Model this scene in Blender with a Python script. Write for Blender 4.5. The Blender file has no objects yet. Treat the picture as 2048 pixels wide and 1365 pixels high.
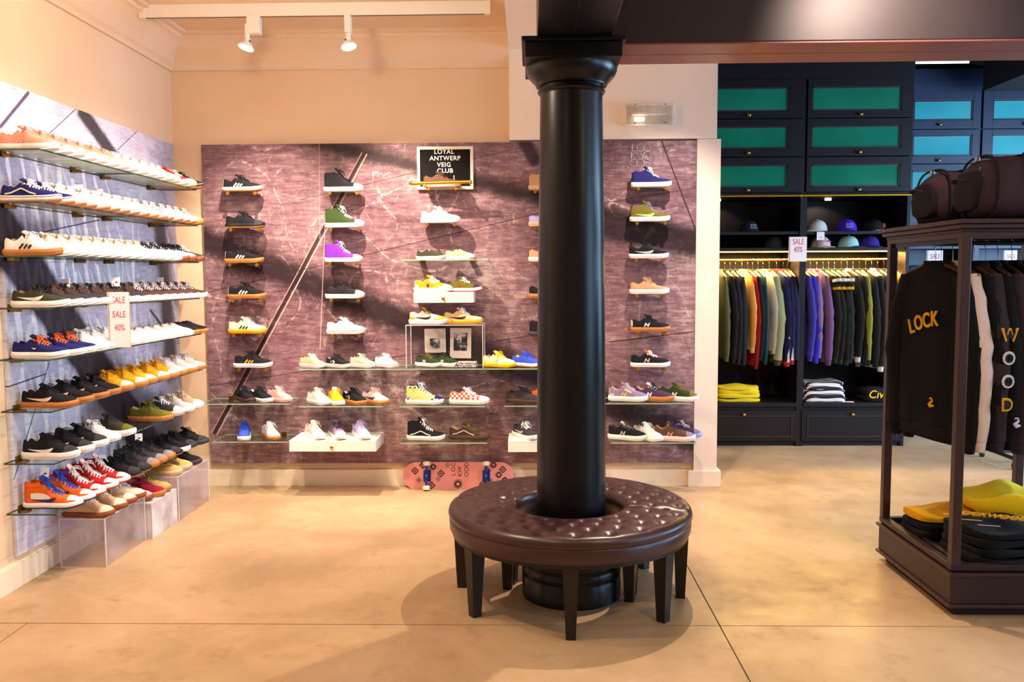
import bpy, bmesh, math, random
from mathutils import Vector, Matrix
random.seed(7)
scene = bpy.context.scene
col = scene.collection
PI = math.pi
R_ = math.radians

# ------------------------------------------------------------------ camera
F = 1680.0
CAM = Vector((0, 0, 1.61))
YAW, PITCH, ROLL = 0.021764, 0.076819, 0.005236
_f = Vector((-math.sin(YAW)*math.cos(PITCH), math.cos(YAW)*math.cos(PITCH), -math.sin(PITCH)))
_r0 = Vector((math.cos(YAW), math.sin(YAW), 0)); _u0 = _r0.cross(_f)
_r = _r0*math.cos(ROLL) - _u0*math.sin(ROLL); _u = _u0*math.cos(ROLL) + _r0*math.sin(ROLL)
cd = bpy.data.cameras.new('camera'); cam = bpy.data.objects.new('camera', cd); col.objects.link(cam)
cd.sensor_width = 36; cd.lens = F/2048*36; cd.clip_start = 0.05
cam.matrix_world = Matrix(((_r.x, _u.x, -_f.x, CAM.x), (_r.y, _u.y, -_f.y, CAM.y), (_r.z, _u.z, -_f.z, CAM.z), (0, 0, 0, 1)))
scene.camera = cam
def ray(x, y): return _f + _r*((x-1024)/F) - _u*((y-682.5)/F)
def atY(x, y, Y): d = ray(x, y); return CAM + d*(Y/d.y)
def atX(x, y, X): d = ray(x, y); return CAM + d*(X/d.x)
def atZ(x, y, Z): d = ray(x, y); return CAM + d*((Z-1.61)/d.z)

# ------------------------------------------------------------------ world, lights, exposure
w = bpy.data.worlds.new('world'); scene.world = w; w.use_nodes = True
w.node_tree.nodes['Background'].inputs[0].default_value = (0.50, 0.68, 1.0, 1)
w.node_tree.nodes['Background'].inputs[1].default_value = 0.6
vs = scene.view_settings
vs.view_transform = 'Standard'; vs.look = 'None'; vs.gamma = 1; vs.use_curve_mapping = False
vs.exposure = 0.5
scene.cycles.transparent_max_bounces = 32
WARM = (1.0, 0.79, 0.59)
def spot(name, loc, target, power, size=70, blend=.5, color=WARM, rad=.035):
    l = bpy.data.lights.new(name, 'SPOT'); l.energy = power; l.spot_size = R_(size); l.spot_blend = blend
    l.color = color; l.shadow_soft_size = rad
    o = bpy.data.objects.new(name, l); col.objects.link(o); o.location = loc
    o.rotation_euler = (Vector(target)-Vector(loc)).to_track_quat('-Z', 'Y').to_euler()
    return o
def area(name, loc, target, power, sx, sy, color):
    l = bpy.data.lights.new(name, 'AREA'); l.energy = power; l.shape = 'RECTANGLE'; l.size = sx; l.size_y = sy; l.color = color
    o = bpy.data.objects.new(name, l); col.objects.link(o); o.location = loc
    o.rotation_euler = (Vector(target)-Vector(loc)).to_track_quat('-Z', 'Y').to_euler()
    return o
# ceiling track lamps (the two in view get theirs in spot_lamp below)
COOLW = (1.0, 0.84, 0.70)
spot('track_light', (-0.95, 4.10, 3.25), (-2.68, 4.60, 0.75), 135, 82, .9, (1.0, .87, .86), .015)
spot('track_light', (-1.10, 4.75, 3.25), (-2.68, 5.70, 0.75), 140, 78, .9, COOLW, .015)
spot('track_light', (-0.55, 4.60, 3.22), (-0.55, 6.36, 0.9), 40, 70, .8, (1.0, .80, .66), .015)
spot('track_light', (-1.75, 4.60, 3.22), (-1.80, 6.36, 0.9), 30, 66, .8, (1.0, .80, .66), .015)
spot('track_light', (1.02, 5.40, 3.18), (0.98, 6.36, 0.75), 150, 84, 1.0, (1.0, .82, .72), .012)
spot('track_light', (0.95, 5.10, 3.18), (0.15, 4.10, 0.3), 240, 80, .35, WARM, .02)
spot('track_light', (-1.60, 3.20, 3.30), (-1.0, 4.6, 0.0), 85, 95, .7)
spot('track_light', (-0.80, 1.50, 3.30), (-0.6, 3.2, 0.0), 42, 100, .8)
spot('track_light', (1.60, 1.80, 3.20), (1.7, 3.4, 0.0), 60, 95, .8)
spot('track_light', (1.75, 2.95, 3.25), (1.75, 4.09, 2.76), 140, 62, 1.0, (1, .74, .62))
spot('track_light', (2.30, 6.10, 3.45), (2.4, 6.9, 0.0), 120, 85, .7)
spot('track_light', (4.30, 6.20, 3.45), (4.2, 7.0, 0.0), 100, 85, .7, (1, .85, .7))
def fill_point(name, loc, power, color=(1.0, .82, .64)):
    l = bpy.data.lights.new(name, 'POINT'); l.energy = power; l.color = color; l.shadow_soft_size = .14
    o = bpy.data.objects.new(name, l); col.objects.link(o); o.location = loc
fill_point('added_fill', (-1.35, 3.75, 3.0), 52); fill_point('added_fill', (2.6, 1.2, 2.8), 14)  # unseen fill points added to brighten the upper walls and ceiling
# daylight through the shop window on the right
area('window_daylight', (6.85, 5.6, 1.9), (3.5, 6.2, 1.7), 330, 3.6, 2.4, (0.42, 0.66, 1.0))
area('window_daylight', (6.85, 1.2, 1.9), (2.5, 3.4, 1.5), 95, 3.0, 2.4, (0.42, 0.66, 1.0))

# ------------------------------------------------------------------ materials
def lin(c):
    if isinstance(c, str):
        c = c.lstrip('#'); c = [int(c[i:i+2], 16)/255 for i in (0, 2, 4)]
    return tuple((v/12.92 if v <= .04045 else ((v+.055)/1.055)**2.4) for v in c) + (1,)
class NT:
    def __init__(s, name):
        s.m = bpy.data.materials.new(name); s.m.use_nodes = True
        s.t = s.m.node_tree; s.b = s.t.nodes['Principled BSDF']; s.out = s.t.nodes['Material Output']
        s.co = s.t.nodes.new('ShaderNodeTexCoord')
    def n(s, typ, **kw):
        nd = s.t.nodes.new(typ)
        for k, v in kw.items():
            setattr(nd, k, v)
        return nd
    def l(s, a, b): s.t.links.new(a, b)
    def math(s, op, a, b=None, c=None):
        nd = s.n('ShaderNodeMath', operation=op)
        for i, v in enumerate((a, b, c)):
            if v is None: continue
            if isinstance(v, (int, float)): nd.inputs[i].default_value = v
            else: s.l(v, nd.inputs[i])
        return nd.outputs[0]
    def noise(s, scale, detail=3, rough=.55, vec=None, dist=0):
        nd = s.n('ShaderNodeTexNoise'); nd.inputs['Scale'].default_value = scale
        nd.inputs['Detail'].default_value = detail; nd.inputs['Roughness'].default_value = rough
        nd.inputs['Distortion'].default_value = dist
        s.l(vec if vec is not None else s.co.outputs['Object'], nd.inputs['Vector'])
        return nd.outputs['Fac']
    def ramp(s, fac, stops):
        nd = s.n('ShaderNodeValToRGB'); e = nd.color_ramp.elements
        while len(e) < len(stops): e.new(.5)
        for i, (p, c) in enumerate(stops):
            e[i].position = p; e[i].color = lin(c)
        s.l(fac, nd.inputs[0]); return nd.outputs[0]
    def mix(s, fac, a, b, mode='MIX'):
        nd = s.n('ShaderNodeMix', data_type='RGBA', blend_type=mode)
        for i, v in ((0, fac), (6, a), (7, b)):
            if isinstance(v, (int, float)): nd.inputs[i].default_value = v
            elif isinstance(v, tuple): nd.inputs[i].default_value = v
            else: s.l(v, nd.inputs[i])
        return nd.outputs[2]
    def bump(s, h, strength=.2, dist=.01):
        nd = s.n('ShaderNodeBump'); nd.inputs['Strength'].default_value = strength; nd.inputs['Distance'].default_value = dist
        s.l(h, nd.inputs['Height']); s.l(nd.outputs[0], s.b.inputs['Normal'])
    def remap(s, v, a, b, c=0., d=1., smooth=True):
        nd = s.n('ShaderNodeMapRange'); nd.interpolation_type = 'SMOOTHSTEP' if smooth else 'LINEAR'
        for i, x in ((1, a), (2, b), (3, c), (4, d)): nd.inputs[i].default_value = x
        s.l(v, nd.inputs[0]); return nd.outputs[0]
_mc = {}
def mat(color, rough=.6, metal=0, spec=.5, scale=60, var=.12, bump=.08, key=None, coat=0):
    k = (color, rough, metal, spec, scale, var, bump, coat)
    if k in _mc: return _mc[k]
    n = NT('surface_' + str(len(_mc)))
    c = lin(color); d = tuple(v*(1-var) for v in c[:3])+(1,); e = tuple(min(1, v*(1+var*.6)) for v in c[:3])+(1,)
    f = n.noise(scale, 3)
    n.l(n.mix(f, d, e), n.b.inputs['Base Color'])
    n.b.inputs['Roughness'].default_value = rough; n.b.inputs['Metallic'].default_value = metal
    n.b.inputs['Specular IOR Level'].default_value = spec; n.b.inputs['Coat Weight'].default_value = coat
    if bump: n.bump(n.noise(scale*3, 2), bump, .004)
    _mc[k] = n.m; return n.m
def fabric(color): return mat(color, .85, 0, .25, 90, .18, .25)
def leather(color): return mat(color, .5, 0, .4, 120, .1, .12)
def rubber(color): return mat(color, .6, 0, .35, 40, .06, .04)
def emis(color, strength):
    k = ('em', color, strength)
    if k in _mc: return _mc[k]
    n = NT('lit_' + str(len(_mc))); n.b.inputs['Base Color'].default_value = lin(color)
    n.b.inputs['Emission Color'].default_value = lin(color); n.b.inputs['Emission Strength'].default_value = strength
    _mc[k] = n.m; return n.m
def thin_glass(name, tint, refl=.12, rough=.0, haze=0., hazecol='#ffffff'):
    n = NT(name); t = n.t
    tr = n.n('ShaderNodeBsdfTransparent'); tr.inputs[0].default_value = lin(tint)
    gl = n.n('ShaderNodeBsdfGlossy'); gl.inputs['Roughness'].default_value = rough + .03
    lw = n.n('ShaderNodeLayerWeight'); lw.inputs[0].default_value = .35
    fac = n.math('ADD', n.math('MULTIPLY', n.math('POWER', lw.outputs['Facing'], 4.0), .35), refl*.3)
    mx = n.n('ShaderNodeMixShader'); n.l(fac, mx.inputs[0]); n.l(tr.outputs[0], mx.inputs[1]); n.l(gl.outputs[0], mx.inputs[2])
    last = mx
    if haze:
        df = n.n('ShaderNodeBsdfDiffuse'); df.inputs[0].default_value = lin(hazecol)
        m2 = n.n('ShaderNodeMixShader')
        n.l(n.remap(n.noise(4, 3), .35, .75, haze*.5, haze*1.5), m2.inputs[0])
        n.l(mx.outputs[0], m2.inputs[1]); n.l(df.outputs[0], m2.inputs[2]); last = m2
    n.l(last.outputs[0], n.out.inputs[0]); return n.m
GLASS = thin_glass('clear_glass', '#f2f9f5')
ACRYL = thin_glass('acrylic', '#fbf8fa', .25, .05, .12, '#efe6e8')
ACRYLW = thin_glass('frosted_acrylic', '#f8f4f4', .2, .2, .5, '#f6efee')
GEDGEB = mat('#9dbfa6', .2, 0, .6, 20, .2, 0)  # back shelf edges: bright reflection painted in as a paler green
GEDGE = mat('#1f4a3a', .15, 0, .6, 20, .2, 0)
AEDGE = mat('#d9d2d6', .25, 0, .6, 20, .1, 0)
BRASS = mat('#d9a63c', .28, 1, .5, 30, .1, .03)
BRASSD = mat('#8d6a2a', .35, 1, .5, 30, .1, .03)
CHROME = mat('#c9ccd2', .2, 1, .5, 30, .05, 0)
DARK = mat('#2b1a19', .42, 0, .5, 14, .25, .05)
DARKER = mat('#1a1012', .5, 0, .4, 14, .25, .05)
BLACKP = mat('#0d0c10', .38, 0, .5, 9, .2, .04)
COLUMN = mat('#08080d', .3, 0, .38, 9, .2, .03)
WHITEP = mat('#efe8de', .5, 0, .5, 12, .04, .02)
LEATHER = mat('#3f2424', .33, 0, .55, 26, .18, .08)
LEGW = mat('#0c0707', .4, 0, .5, 20, .2, .04)

def wall_mat(name, c1, c2):
    n = NT(name)
    n.l(n.ramp(n.noise(1.3, 4), [(.3, c1), (.7, c2)]), n.b.inputs['Base Color'])
    n.b.inputs['Roughness'].default_value = .85; n.bump(n.noise(90, 3), .06, .004); return n.m
CREAM = wall_mat('cream_plaster', '#e0c09b', '#e7c9a8')
CREAMR = wall_mat('pale_plaster', '#ecd6c2', '#f1dfce')
NAVYW = wall_mat('blue_wall', '#16243c', '#1c2d49')
DARKC = wall_mat('dark_ceiling', '#14151d', '#1c1d27')
SKIRT = wall_mat('skirting_paint', '#ecd6ba', '#f1dfc8')

def floor_mat():
    n = NT('polished_concrete')
    a = n.noise(.9, 6, .6, dist=.4); b = n.noise(5, 5, .65); c = n.noise(34, 4, .6)
    base = n.ramp(a, [(.28, '#967859'), (.5, '#b49570'), (.72, '#c9ab88')])
    base = n.mix(n.remap(b, .52, .8, 0, .55), base, lin('#8d6a45'))
    base = n.mix(n.remap(c, .55, .8, 0, .25), base, lin('#80623f'))
    n.l(base, n.b.inputs['Base Color'])
    n.l(n.remap(b, .3, .75, .30, .52), n.b.inputs['Roughness'])
    n.b.inputs['Specular IOR Level'].default_value = .42
    n.bump(c, .03, .004); return n.m
FLOOR = floor_mat()

# printed mural: scratched concrete with printed shadow bands and seams (flat print, plus shade painted on the left one)
def mural_mat(name, axis, stops, dark, light, bands, lines, fades=()):
    n = NT(name)
    sp = n.n('ShaderNodeSeparateXYZ'); n.l(n.co.outputs['Object'], sp.inputs[0])
    U = sp.outputs[axis]; V = sp.outputs[2]
    a = n.noise(1.1, 5, .6, dist=.3); 
    mp = n.n('ShaderNodeMapping'); mp.inputs['Rotation'].default_value = (R_(28), R_(28), 0); mp.inputs['Scale'].default_value = (3, 3, 16)
    n.l(n.co.outputs['Object'], mp.inputs[0])
    b = n.noise(2.2, 6, .7, mp.outputs[0]); c = n.noise(14, 6, .75)
    f = n.math('ADD', n.math('MULTIPLY', a, .4), n.math('ADD', n.math('MULTIPLY', b, .35), n.math('MULTIPLY', c, .25)))
    base = n.ramp(f, stops)
    def dist(p0, p1):
        du, dv = p1[0]-p0[0], p1[1]-p0[1]; L = math.hypot(du, dv); nx, nz = -dv/L, du/L
        return n.math('ADD', n.math('ADD', n.math('MULTIPLY', U, nx), n.math('MULTIPLY', V, nz)), -(p0[0]*nx+p0[1]*nz)), (du/L, dv/L, L)
    def along(p0, t): return n.math('ADD', n.math('ADD', n.math('MULTIPLY', U, t[0]), n.math('MULTIPLY', V, t[1])), -(p0[0]*t[0]+p0[1]*t[1]))
    def mask(p0, p1, hw, soft, clip):
        d, t = dist(p0, p1)
        d = n.math('ADD', n.math('ABSOLUTE', d), n.math('MULTIPLY', n.math('SUBTRACT', c, .5), soft*1.2))
        m = n.remap(d, hw-soft, hw+soft, 1, 0)
        if clip:
            s = along(p0, t); e = max(soft, .004)
            m = n.math('MULTIPLY', m, n.math('MULTIPLY', n.remap(s, -e, e, 0, 1), n.remap(s, t[2]-e, t[2]+e, 1, 0)))
        return m
    # curved pale scratches
    for sc, off, wd in ((1.4, 0, .004), (2.6, 5, .003), (.8, 9, .003), (4.5, 13, .005)):
        m2 = n.n('ShaderNodeMapping'); m2.inputs['Location'].default_value = (off, off, off); n.l(n.co.outputs['Object'], m2.inputs[0])
        q = n.noise(sc, 1, .3, m2.outputs[0], .2)
        mk = n.remap(n.math('ABSOLUTE', n.math('SUBTRACT', q, .5)), 0, wd, .55, 0)
        mk = n.math('MULTIPLY', mk, n.remap(c, .45, .6, 0, 1))
        base = n.mix(mk, base, light)
    m3 = n.n('ShaderNodeMapping'); m3.inputs['Rotation'].default_value = (R_(-40), R_(-40), 0); m3.inputs['Scale'].default_value = (5, 5, 70); n.l(n.co.outputs['Object'], m3.inputs[0])
    base = n.mix(n.remap(n.noise(1.6, 4, .7, m3.outputs[0]), .56, .72, 0, .4), base, light)
    m4 = n.n('ShaderNodeMapping'); m4.inputs['Rotation'].default_value = (R_(15), R_(15), 0); m4.inputs['Scale'].default_value = (4, 4, 60); n.l(n.co.outputs['Object'], m4.inputs[0])
    base = n.mix(n.remap(n.noise(1.5, 4, .7, m4.outputs[0]), .55, .72, 0, .5), base, dark)
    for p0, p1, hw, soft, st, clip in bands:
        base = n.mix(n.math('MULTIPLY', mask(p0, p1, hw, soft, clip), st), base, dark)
    for p0, p1, hw, cc, clip in lines:
        base = n.mix(n.math('MULTIPLY', mask(p0, p1, hw, hw*.35, clip), .9), base, lin(cc))
    n.l(base, n.b.inputs['Base Color']); n.b.inputs['Roughness'].default_value = .55; n.b.inputs['Specular IOR Level'].default_value = .3
    return n.m

# ------------------------------------------------------------------ mesh helpers
class MB:
    def __init__(s): s.v = []; s.f = []; s.mi = []
    def add(s, vs, fs, m=0):
        o = len(s.v); s.v += [tuple(v) for v in vs]
        for f in fs: s.f.append(tuple(i+o for i in f)); s.mi.append(m)
    def box(s, x0, x1, y0, y1, z0, z1, m=0):
        s.add([(x0,y0,z0),(x1,y0,z0),(x1,y1,z0),(x0,y1,z0),(x0,y0,z1),(x1,y0,z1),(x1,y1,z1),(x0,y1,z1)],
              [(0,3,2,1),(4,5,6,7),(0,1,5,4),(1,2,6,5),(2,3,7,6),(3,0,4,7)], m); return s
    def slab(s, x0, x1, y0, y1, z0, z1, mt=0, me=1):   # faces top/bottom mt, edges me
        s.add([(x0,y0,z0),(x1,y0,z0),(x1,y1,z0),(x0,y1,z0)], [(0,3,2,1)], mt)
        s.add([(x0,y0,z1),(x1,y0,z1),(x1,y1,z1),(x0,y1,z1)], [(0,1,2,3)], mt)
        o = [(x0,y0),(x1,y0),(x1,y1),(x0,y1)]
        for i in range(4):
            a, b = o[i], o[(i+1)%4]
            s.add([(*a,z0),(*b,z0),(*b,z1),(*a,z1)], [(0,1,2,3)], me)
        return s
    def loft(s, rings, closed=True, caps=True, m=0):
        n = len(rings[0]); vs = [p for r in rings for p in r]; fs = []
        for i in range(len(rings)-1):
            for j in range(n if closed else n-1):
                k = (j+1) % n
                fs.append((i*n+j, i*n+k, (i+1)*n+k, (i+1)*n+j))
        if caps and closed:
            fs.append(tuple(reversed(range(n)))); fs.append(tuple((len(rings)-1)*n+j for j in range(n)))
        s.add(vs, fs, m); return s
    def tube(s, path, r, n=6, m=0, squash=None):
        P = [Vector(p) for p in path]; rings = []; rr = r if isinstance(r, (list, tuple)) else [r]*len(P)
        t0 = (P[1]-P[0]).normalized(); up = Vector((0,0,1)) if abs(t0.z) < .9 else Vector((1,0,0))
        a = t0.cross(up).normalized()
        for i, p in enumerate(P):
            t = ((P[i+1] if i+1 < len(P) else P[i]) - (P[i-1] if i else P[0])).normalized()
            a = (a - t*a.dot(t)).normalized(); b = t.cross(a)
            sq = squash or (1, 1)
            rings.append([p + (a*math.cos(q)*sq[0] + b*math.sin(q)*sq[1])*rr[i] for q in [2*PI*j/n for j in range(n)]])
        return s.loft(rings, m=m)
    def lathe(s, prof, n=32, c=(0,0), m=0):
        return s.loft([[(c[0]+r*math.cos(2*PI*j/n), c[1]+r*math.sin(2*PI*j/n), z) for j in range(n)] for r, z in prof], m=m)
    def cyl(s, a, b, r, n=12, m=0): return s.tube([a, b], r, n, m)
    def sphere(s, c, r, n=10, m=0, sc=(1,1,1)):
        rings = []
        for i in range(1, n//2+1):
            ph = PI*i/(n//2+1)
            rings.append([(c[0]+r*sc[0]*math.sin(ph)*math.cos(2*PI*j/n), c[1]+r*sc[1]*math.sin(ph)*math.sin(2*PI*j/n), c[2]-r*sc[2]*math.cos(ph)) for j in range(n)])
        return s.loft(rings, m=m)
    def prism(s, poly, mapf, m=0):   # poly 2d list, mapf(u,v,side)->3d, side 0/1
        n = len(poly); vs = [mapf(u, v, 0) for u, v in poly] + [mapf(u, v, 1) for u, v in poly]
        fs = [tuple(reversed(range(n))), tuple(range(n, 2*n))] + [(i, (i+1)%n, n+(i+1)%n, n+i) for i in range(n)]
        s.add(vs, fs, m); return s
    def mesh(s, name, smooth=False, bevel=0, fix=True):
        me = bpy.data.meshes.new(name); me.from_pydata(s.v, [], s.f)
        for p, m in zip(me.polygons, s.mi): p.material_index = m
        if fix or bevel:
            bm = bmesh.new(); bm.from_mesh(me)
            if fix: bmesh.ops.recalc_face_normals(bm, faces=bm.faces)
            if bevel:
                es = [e for e in bm.edges if len(e.link_faces) == 2 and e.calc_face_angle(0) > .6]
                bmesh.ops.bevel(bm, geom=es, offset=bevel, segments=2, affect='EDGES', profile=.6)
            bm.to_mesh(me); bm.free()
        if smooth:
            for p in me.polygons: p.use_smooth = True
            try: me.set_sharp_from_angle(angle=R_(50))
            except Exception: pass
        return me
    def build(s, name, mats, parent=None, smooth=False, bevel=0, loc=(0,0,0), rot=(0,0,0)):
        return obj(name, s.mesh(name, smooth, bevel), mats, parent, loc, rot)
def obj(name, me, mats, parent=None, loc=(0,0,0), rot=(0,0,0)):
    o = bpy.data.objects.new(name, me); col.objects.link(o)
    mats = mats if isinstance(mats, (list, tuple)) else [mats]
    if len(me.materials) == 0:
        for m in mats: me.materials.append(None)
    for i, m in enumerate(mats):
        o.material_slots[i].link = 'OBJECT'; o.material_slots[i].material = m
    o.parent = parent; o.location = loc; o.rotation_euler = rot
    return o
def tag(o, label=None, cat=None, group=None, kind=None):
    for k, v in (('label', label), ('category', cat), ('group', group), ('kind', kind)):
        if v: o[k] = v
    return o
def thing(name, label, cat, loc=(0,0,0), rotz=0, group=None, rot=None):
    o = bpy.data.objects.new(name, None); col.objects.link(o); o.location = loc
    o.rotation_euler = rot or (0, 0, rotz); o.empty_display_size = .05
    return tag(o, label, cat, group)
def struct(name, mb, m, parent=None, label=None, **kw):
    o = mb.build(name, m, parent, **kw)
    if not parent: tag(o, label, None, None, 'structure')
    return o
def text_mesh(body, size, extrude=.0008, bold=0, spacing=1.0, shear=0):
    cu = bpy.data.curves.new('lettering', 'FONT'); cu.body = body; cu.size = size; cu.extrude = extrude
    cu.align_x = 'CENTER'; cu.align_y = 'CENTER'; cu.offset = bold; cu.space_character = spacing; cu.resolution_u = 3; cu.shear = shear
    o = bpy.data.objects.new('lettering', cu); col.objects.link(o)
    bpy.context.view_layer.update()
    me = bpy.data.meshes.new_from_object(o.evaluated_get(bpy.context.evaluated_depsgraph_get()))
    bpy.data.objects.remove(o); me.materials.clear(); return me
def text(body, size, m, parent, loc, rot=(PI/2, 0, 0), name='lettering', scale=(1,1,1), **kw):
    o = obj(name, text_mesh(body, size, **kw), m, parent, loc, rot); o.scale = scale; return o
def lerp(pts, x):
    for (a, va), (b, vb) in zip(pts, pts[1:]):
        if x <= b: 
            t = 0 if b == a else max(0, (x-a)/(b-a)); return va+(vb-va)*t
    return pts[-1][1]
def slerp(pts, x):
    for (a, va), (b, vb) in zip(pts, pts[1:]):
        if x <= b:
            t = 0 if b == a else max(0, (x-a)/(b-a)); t = t*t*(3-2*t); return va+(vb-va)*t
    return pts[-1][1]
ORD = ['first','second','third','fourth','fifth','sixth','seventh','eighth','ninth','tenth','eleventh','twelfth','thirteenth','fourteenth','fifteenth','sixteenth','seventeenth','eighteenth']

# ------------------------------------------------------------------ the setting
XL, YB = -2.70, 6.40
fl = bpy.data.objects.new('floor', None); col.objects.link(fl); tag(fl, 'polished beige concrete floor with thin saw-cut joints', None, None, 'structure')
g = .003
for (x0, x1, y0, y1) in [(-2.75, -2.36, -2.5, 3.775), (-2.36, .868, -2.5, 3.775), (.868, 7.1, -2.5, 3.775), (-2.75, .868, 3.775, 9.5), (.868, 7.1, 3.775, 9.5)]:
    MB().box(x0+g, x1-g, y0+g, y1-g, -.08, 0).build('slab', FLOOR, fl)
MB().box(-2.75, 7.1, -2.5, 9.5, -.1, -.012).build('joint_filler', mat('#5a4630', .9), fl)
struct('wall_left', MB().box(XL-.15, XL, -2.5, YB+.2, 0, 3.6), CREAM, label='cream plaster wall on the left')
struct('wall_back', MB().box(XL-.15, 1.38, YB, YB+.3, 0, 3.6), CREAM, label='cream plaster back wall behind the mural')
struct('wall_panel', MB().box(-.15, 1.385, 6.335, YB+.02, 2.622, 3.45), CREAMR, label='pale wall section above the right part of the mural')
struct('wall_end', MB().box(1.245, 1.42, 6.358, YB+.3, 0, 2.62).box(1.0, 1.385, YB, YB+.3, 2.62, 3.6), CREAMR, label='pale end strip of the back wall')
struct('wall_cabinet', MB().box(1.0, 7.1, 9.3, 9.5, 0, 4.2), NAVYW, label='dark blue wall behind the far cabinets')
struct('wall_front', MB().box(XL-.15, 7.1, -2.65, -2.5, 0, 4.2), CREAM, label='wall behind the camera')
rw = MB().box(7.0, 7.15, -2.5, 9.5, 0, .7).box(7.0, 7.15, -2.5, 9.5, 3.1, 4.2)
for y in (-2.5, 2.9, 7.5): rw.box(7.0, 7.15, y, y+.6 if y < 7 else 9.5, .7, 3.1)
struct('wall_right', rw, CREAM, label='right wall with shop window openings')
for i, (y0, y1) in enumerate(((-1.9, 2.9), (3.5, 7.5))):
    wn = bpy.data.objects.new('window_%d' % (i+1), None); col.objects.link(wn); tag(wn, 'shop window in the right wall', None, None, 'structure')
    MB().box(7.05, 7.06, y0, y1, .7, 3.1).build('pane', GLASS, wn)
    fr = MB()
    for y in (y0, (y0+y1)/2, y1): fr.box(7.02, 7.09, y-.03, y+.03, .7, 3.1)
    for z in (.72, 3.08): fr.box(7.02, 7.09, y0, y1, z-.03, z+.03)
    fr.build('window_frame', BLACKP, wn)
struct('ceiling_bay', MB().box(XL, -.15, -2.5, YB, 3.40, 3.6), CREAM, label='cream ceiling over the shoe corner')
struct('ceiling_soffit', MB().box(-.15, .038, -2.5, 4.47, 3.28, 3.6).box(-.15, 1.45, 4.47, YB, 3.28, 3.6), CREAMR, label='lowered pale soffit beside the dark beam')
struct('ceiling_front', MB().box(.38, 7.1, -2.5, 4.09, 3.35, 3.6), CREAM, label='ceiling in front of the dark beam')
struct('ceiling_rear', MB().box(1.45, 7.1, 4.47, 9.5, 3.75, 3.9), DARKC, label='dark ceiling over the clothes area')
# crown moulding swept along left and back walls of the bay
prof = [(0, 0), (.02, 0), (.03, .03), (.045, .04), (.05, .06), (.09, .14), (.15, .19), (.17, .195), (.175, .215), (.21, .22), (.215, .24), (0, .24)]
cm = MB(); z0 = 3.16
cm.loft([[(XL+a, -2.5, z0+b) for a, b in prof], [(XL+a, YB-a, z0+b) for a, b in prof], [(-.15, YB-a, z0+b) for a, b in prof]])
struct('trim_1', cm, CREAM, smooth=True, label='stepped crown moulding under the cream ceiling')
struct('baseboard_left', MB().box(XL, XL+.022, -2.5, YB, 0, .125).box(XL, XL+.012, -2.5, YB, .125, .135), SKIRT, label='white skirting board along the left wall')
struct('baseboard_back', MB().box(XL+.02, 1.30, 6.372, YB, 0, .125), SKIRT, label='white skirting board along the back wall')
struct('baseboard_end', MB().box(1.2, 1.448, 6.335, YB+.2, 0, .122), SKIRT, bevel=.003, label='white skirting block at the end of the back wall')

# murals
bk = lambda x, y: (lambda p: (p.x, p.z))(atY(x, y, 6.36))
lf = lambda x, y: (lambda p: (p.y, p.z))(atX(x, y, -2.68))
MURB = mural_mat('mural_print_back', 0,
    [(.32, '#2f1d24'), (.43, '#674750'), (.53, '#8c6a70'), (.64, '#c9aca8')], lin('#1c0c14'), lin('#e2cdc8'),
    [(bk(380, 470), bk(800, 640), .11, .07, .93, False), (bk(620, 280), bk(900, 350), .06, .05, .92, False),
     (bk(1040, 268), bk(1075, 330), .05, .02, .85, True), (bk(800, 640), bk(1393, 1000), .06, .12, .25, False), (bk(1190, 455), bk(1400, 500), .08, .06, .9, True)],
    [(bk(728, 305), bk(428, 868), .016, '#2a1218', True), (bk(734, 308), bk(434, 870), .004, '#d9b3a8', True), (bk(724, 305), bk(424, 866), .003, '#c99f98', True),
     (bk(405, 588), bk(1085, 425), .003, '#3a1c22', True), (bk(405, 775), bk(1085, 668), .003, '#3a1c22', True), (bk(600, 400), bk(1085, 285), .0025, '#4a2a2c', True),
     (bk(1322, 279), bk(1393, 465), .005, '#2a1218', True), (bk(1215, 405), bk(1393, 376), .003, '#4a2a30', True), (bk(1215, 685), bk(1393, 663), .004, '#331620', True),
     (bk(650, 450), bk(640, 700), .002, '#d7b6ac', True), (bk(638, 280), bk(640, 480), .0012, '#d7b6ac', True)])
MURL = mural_mat('mural_print_shade_left', 1,
    [(.30, '#8a7ea0'), (.40, '#c2b8d0'), (.50, '#dcd5e4'), (.62, '#f2eef2')], lin('#1c1120'), lin('#f0e8ee'),
    [(lf(158, 215), lf(240, 330), .055, .02, .92, True), (lf(12, 478), lf(196, 745), .15, .025, .95, False), (lf(318, 430), lf(345, 760), .10, .05, .85, True), (lf(180, 760), lf(352, 900), .26, .10, .8, True), (lf(352, 300), lf(352, 900), .3, .25, .45, False), (lf(10, 470), lf(120, 470), .10, .06, .7, True)],  # bands toward the far end are shelf-row shade painted into the print
    [(lf(0, 255), lf(58, 184), .010, '#3b2a5a', True), (lf(98, 268), lf(155, 215), .003, '#4a3a50', True), (lf(235, 300), lf(275, 262), .003, '#4a3a50', True),
     (lf(0, 780), lf(92, 748), .004, '#2b2238', True), (lf(100, 720), lf(28, 960), .004, '#2b2238', True), (lf(60, 470), lf(200, 440), .004, '#2b2238', True), (lf(300, 620), lf(345, 680), .01, '#140c18', True)])
mb = tag(MB().box(-2.47, 1.243, 6.36, YB-.001, .18, 2.61).build('mural_panel', MURB), 'large purple-brown scratched concrete photo mural on the back wall', 'mural')
ml = tag(MB().box(XL+.001, -2.68, 4.23, 6.36, .165, 2.612).build('mural_panel', MURL), 'lilac scratched concrete photo mural on the left wall', 'mural')
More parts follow.
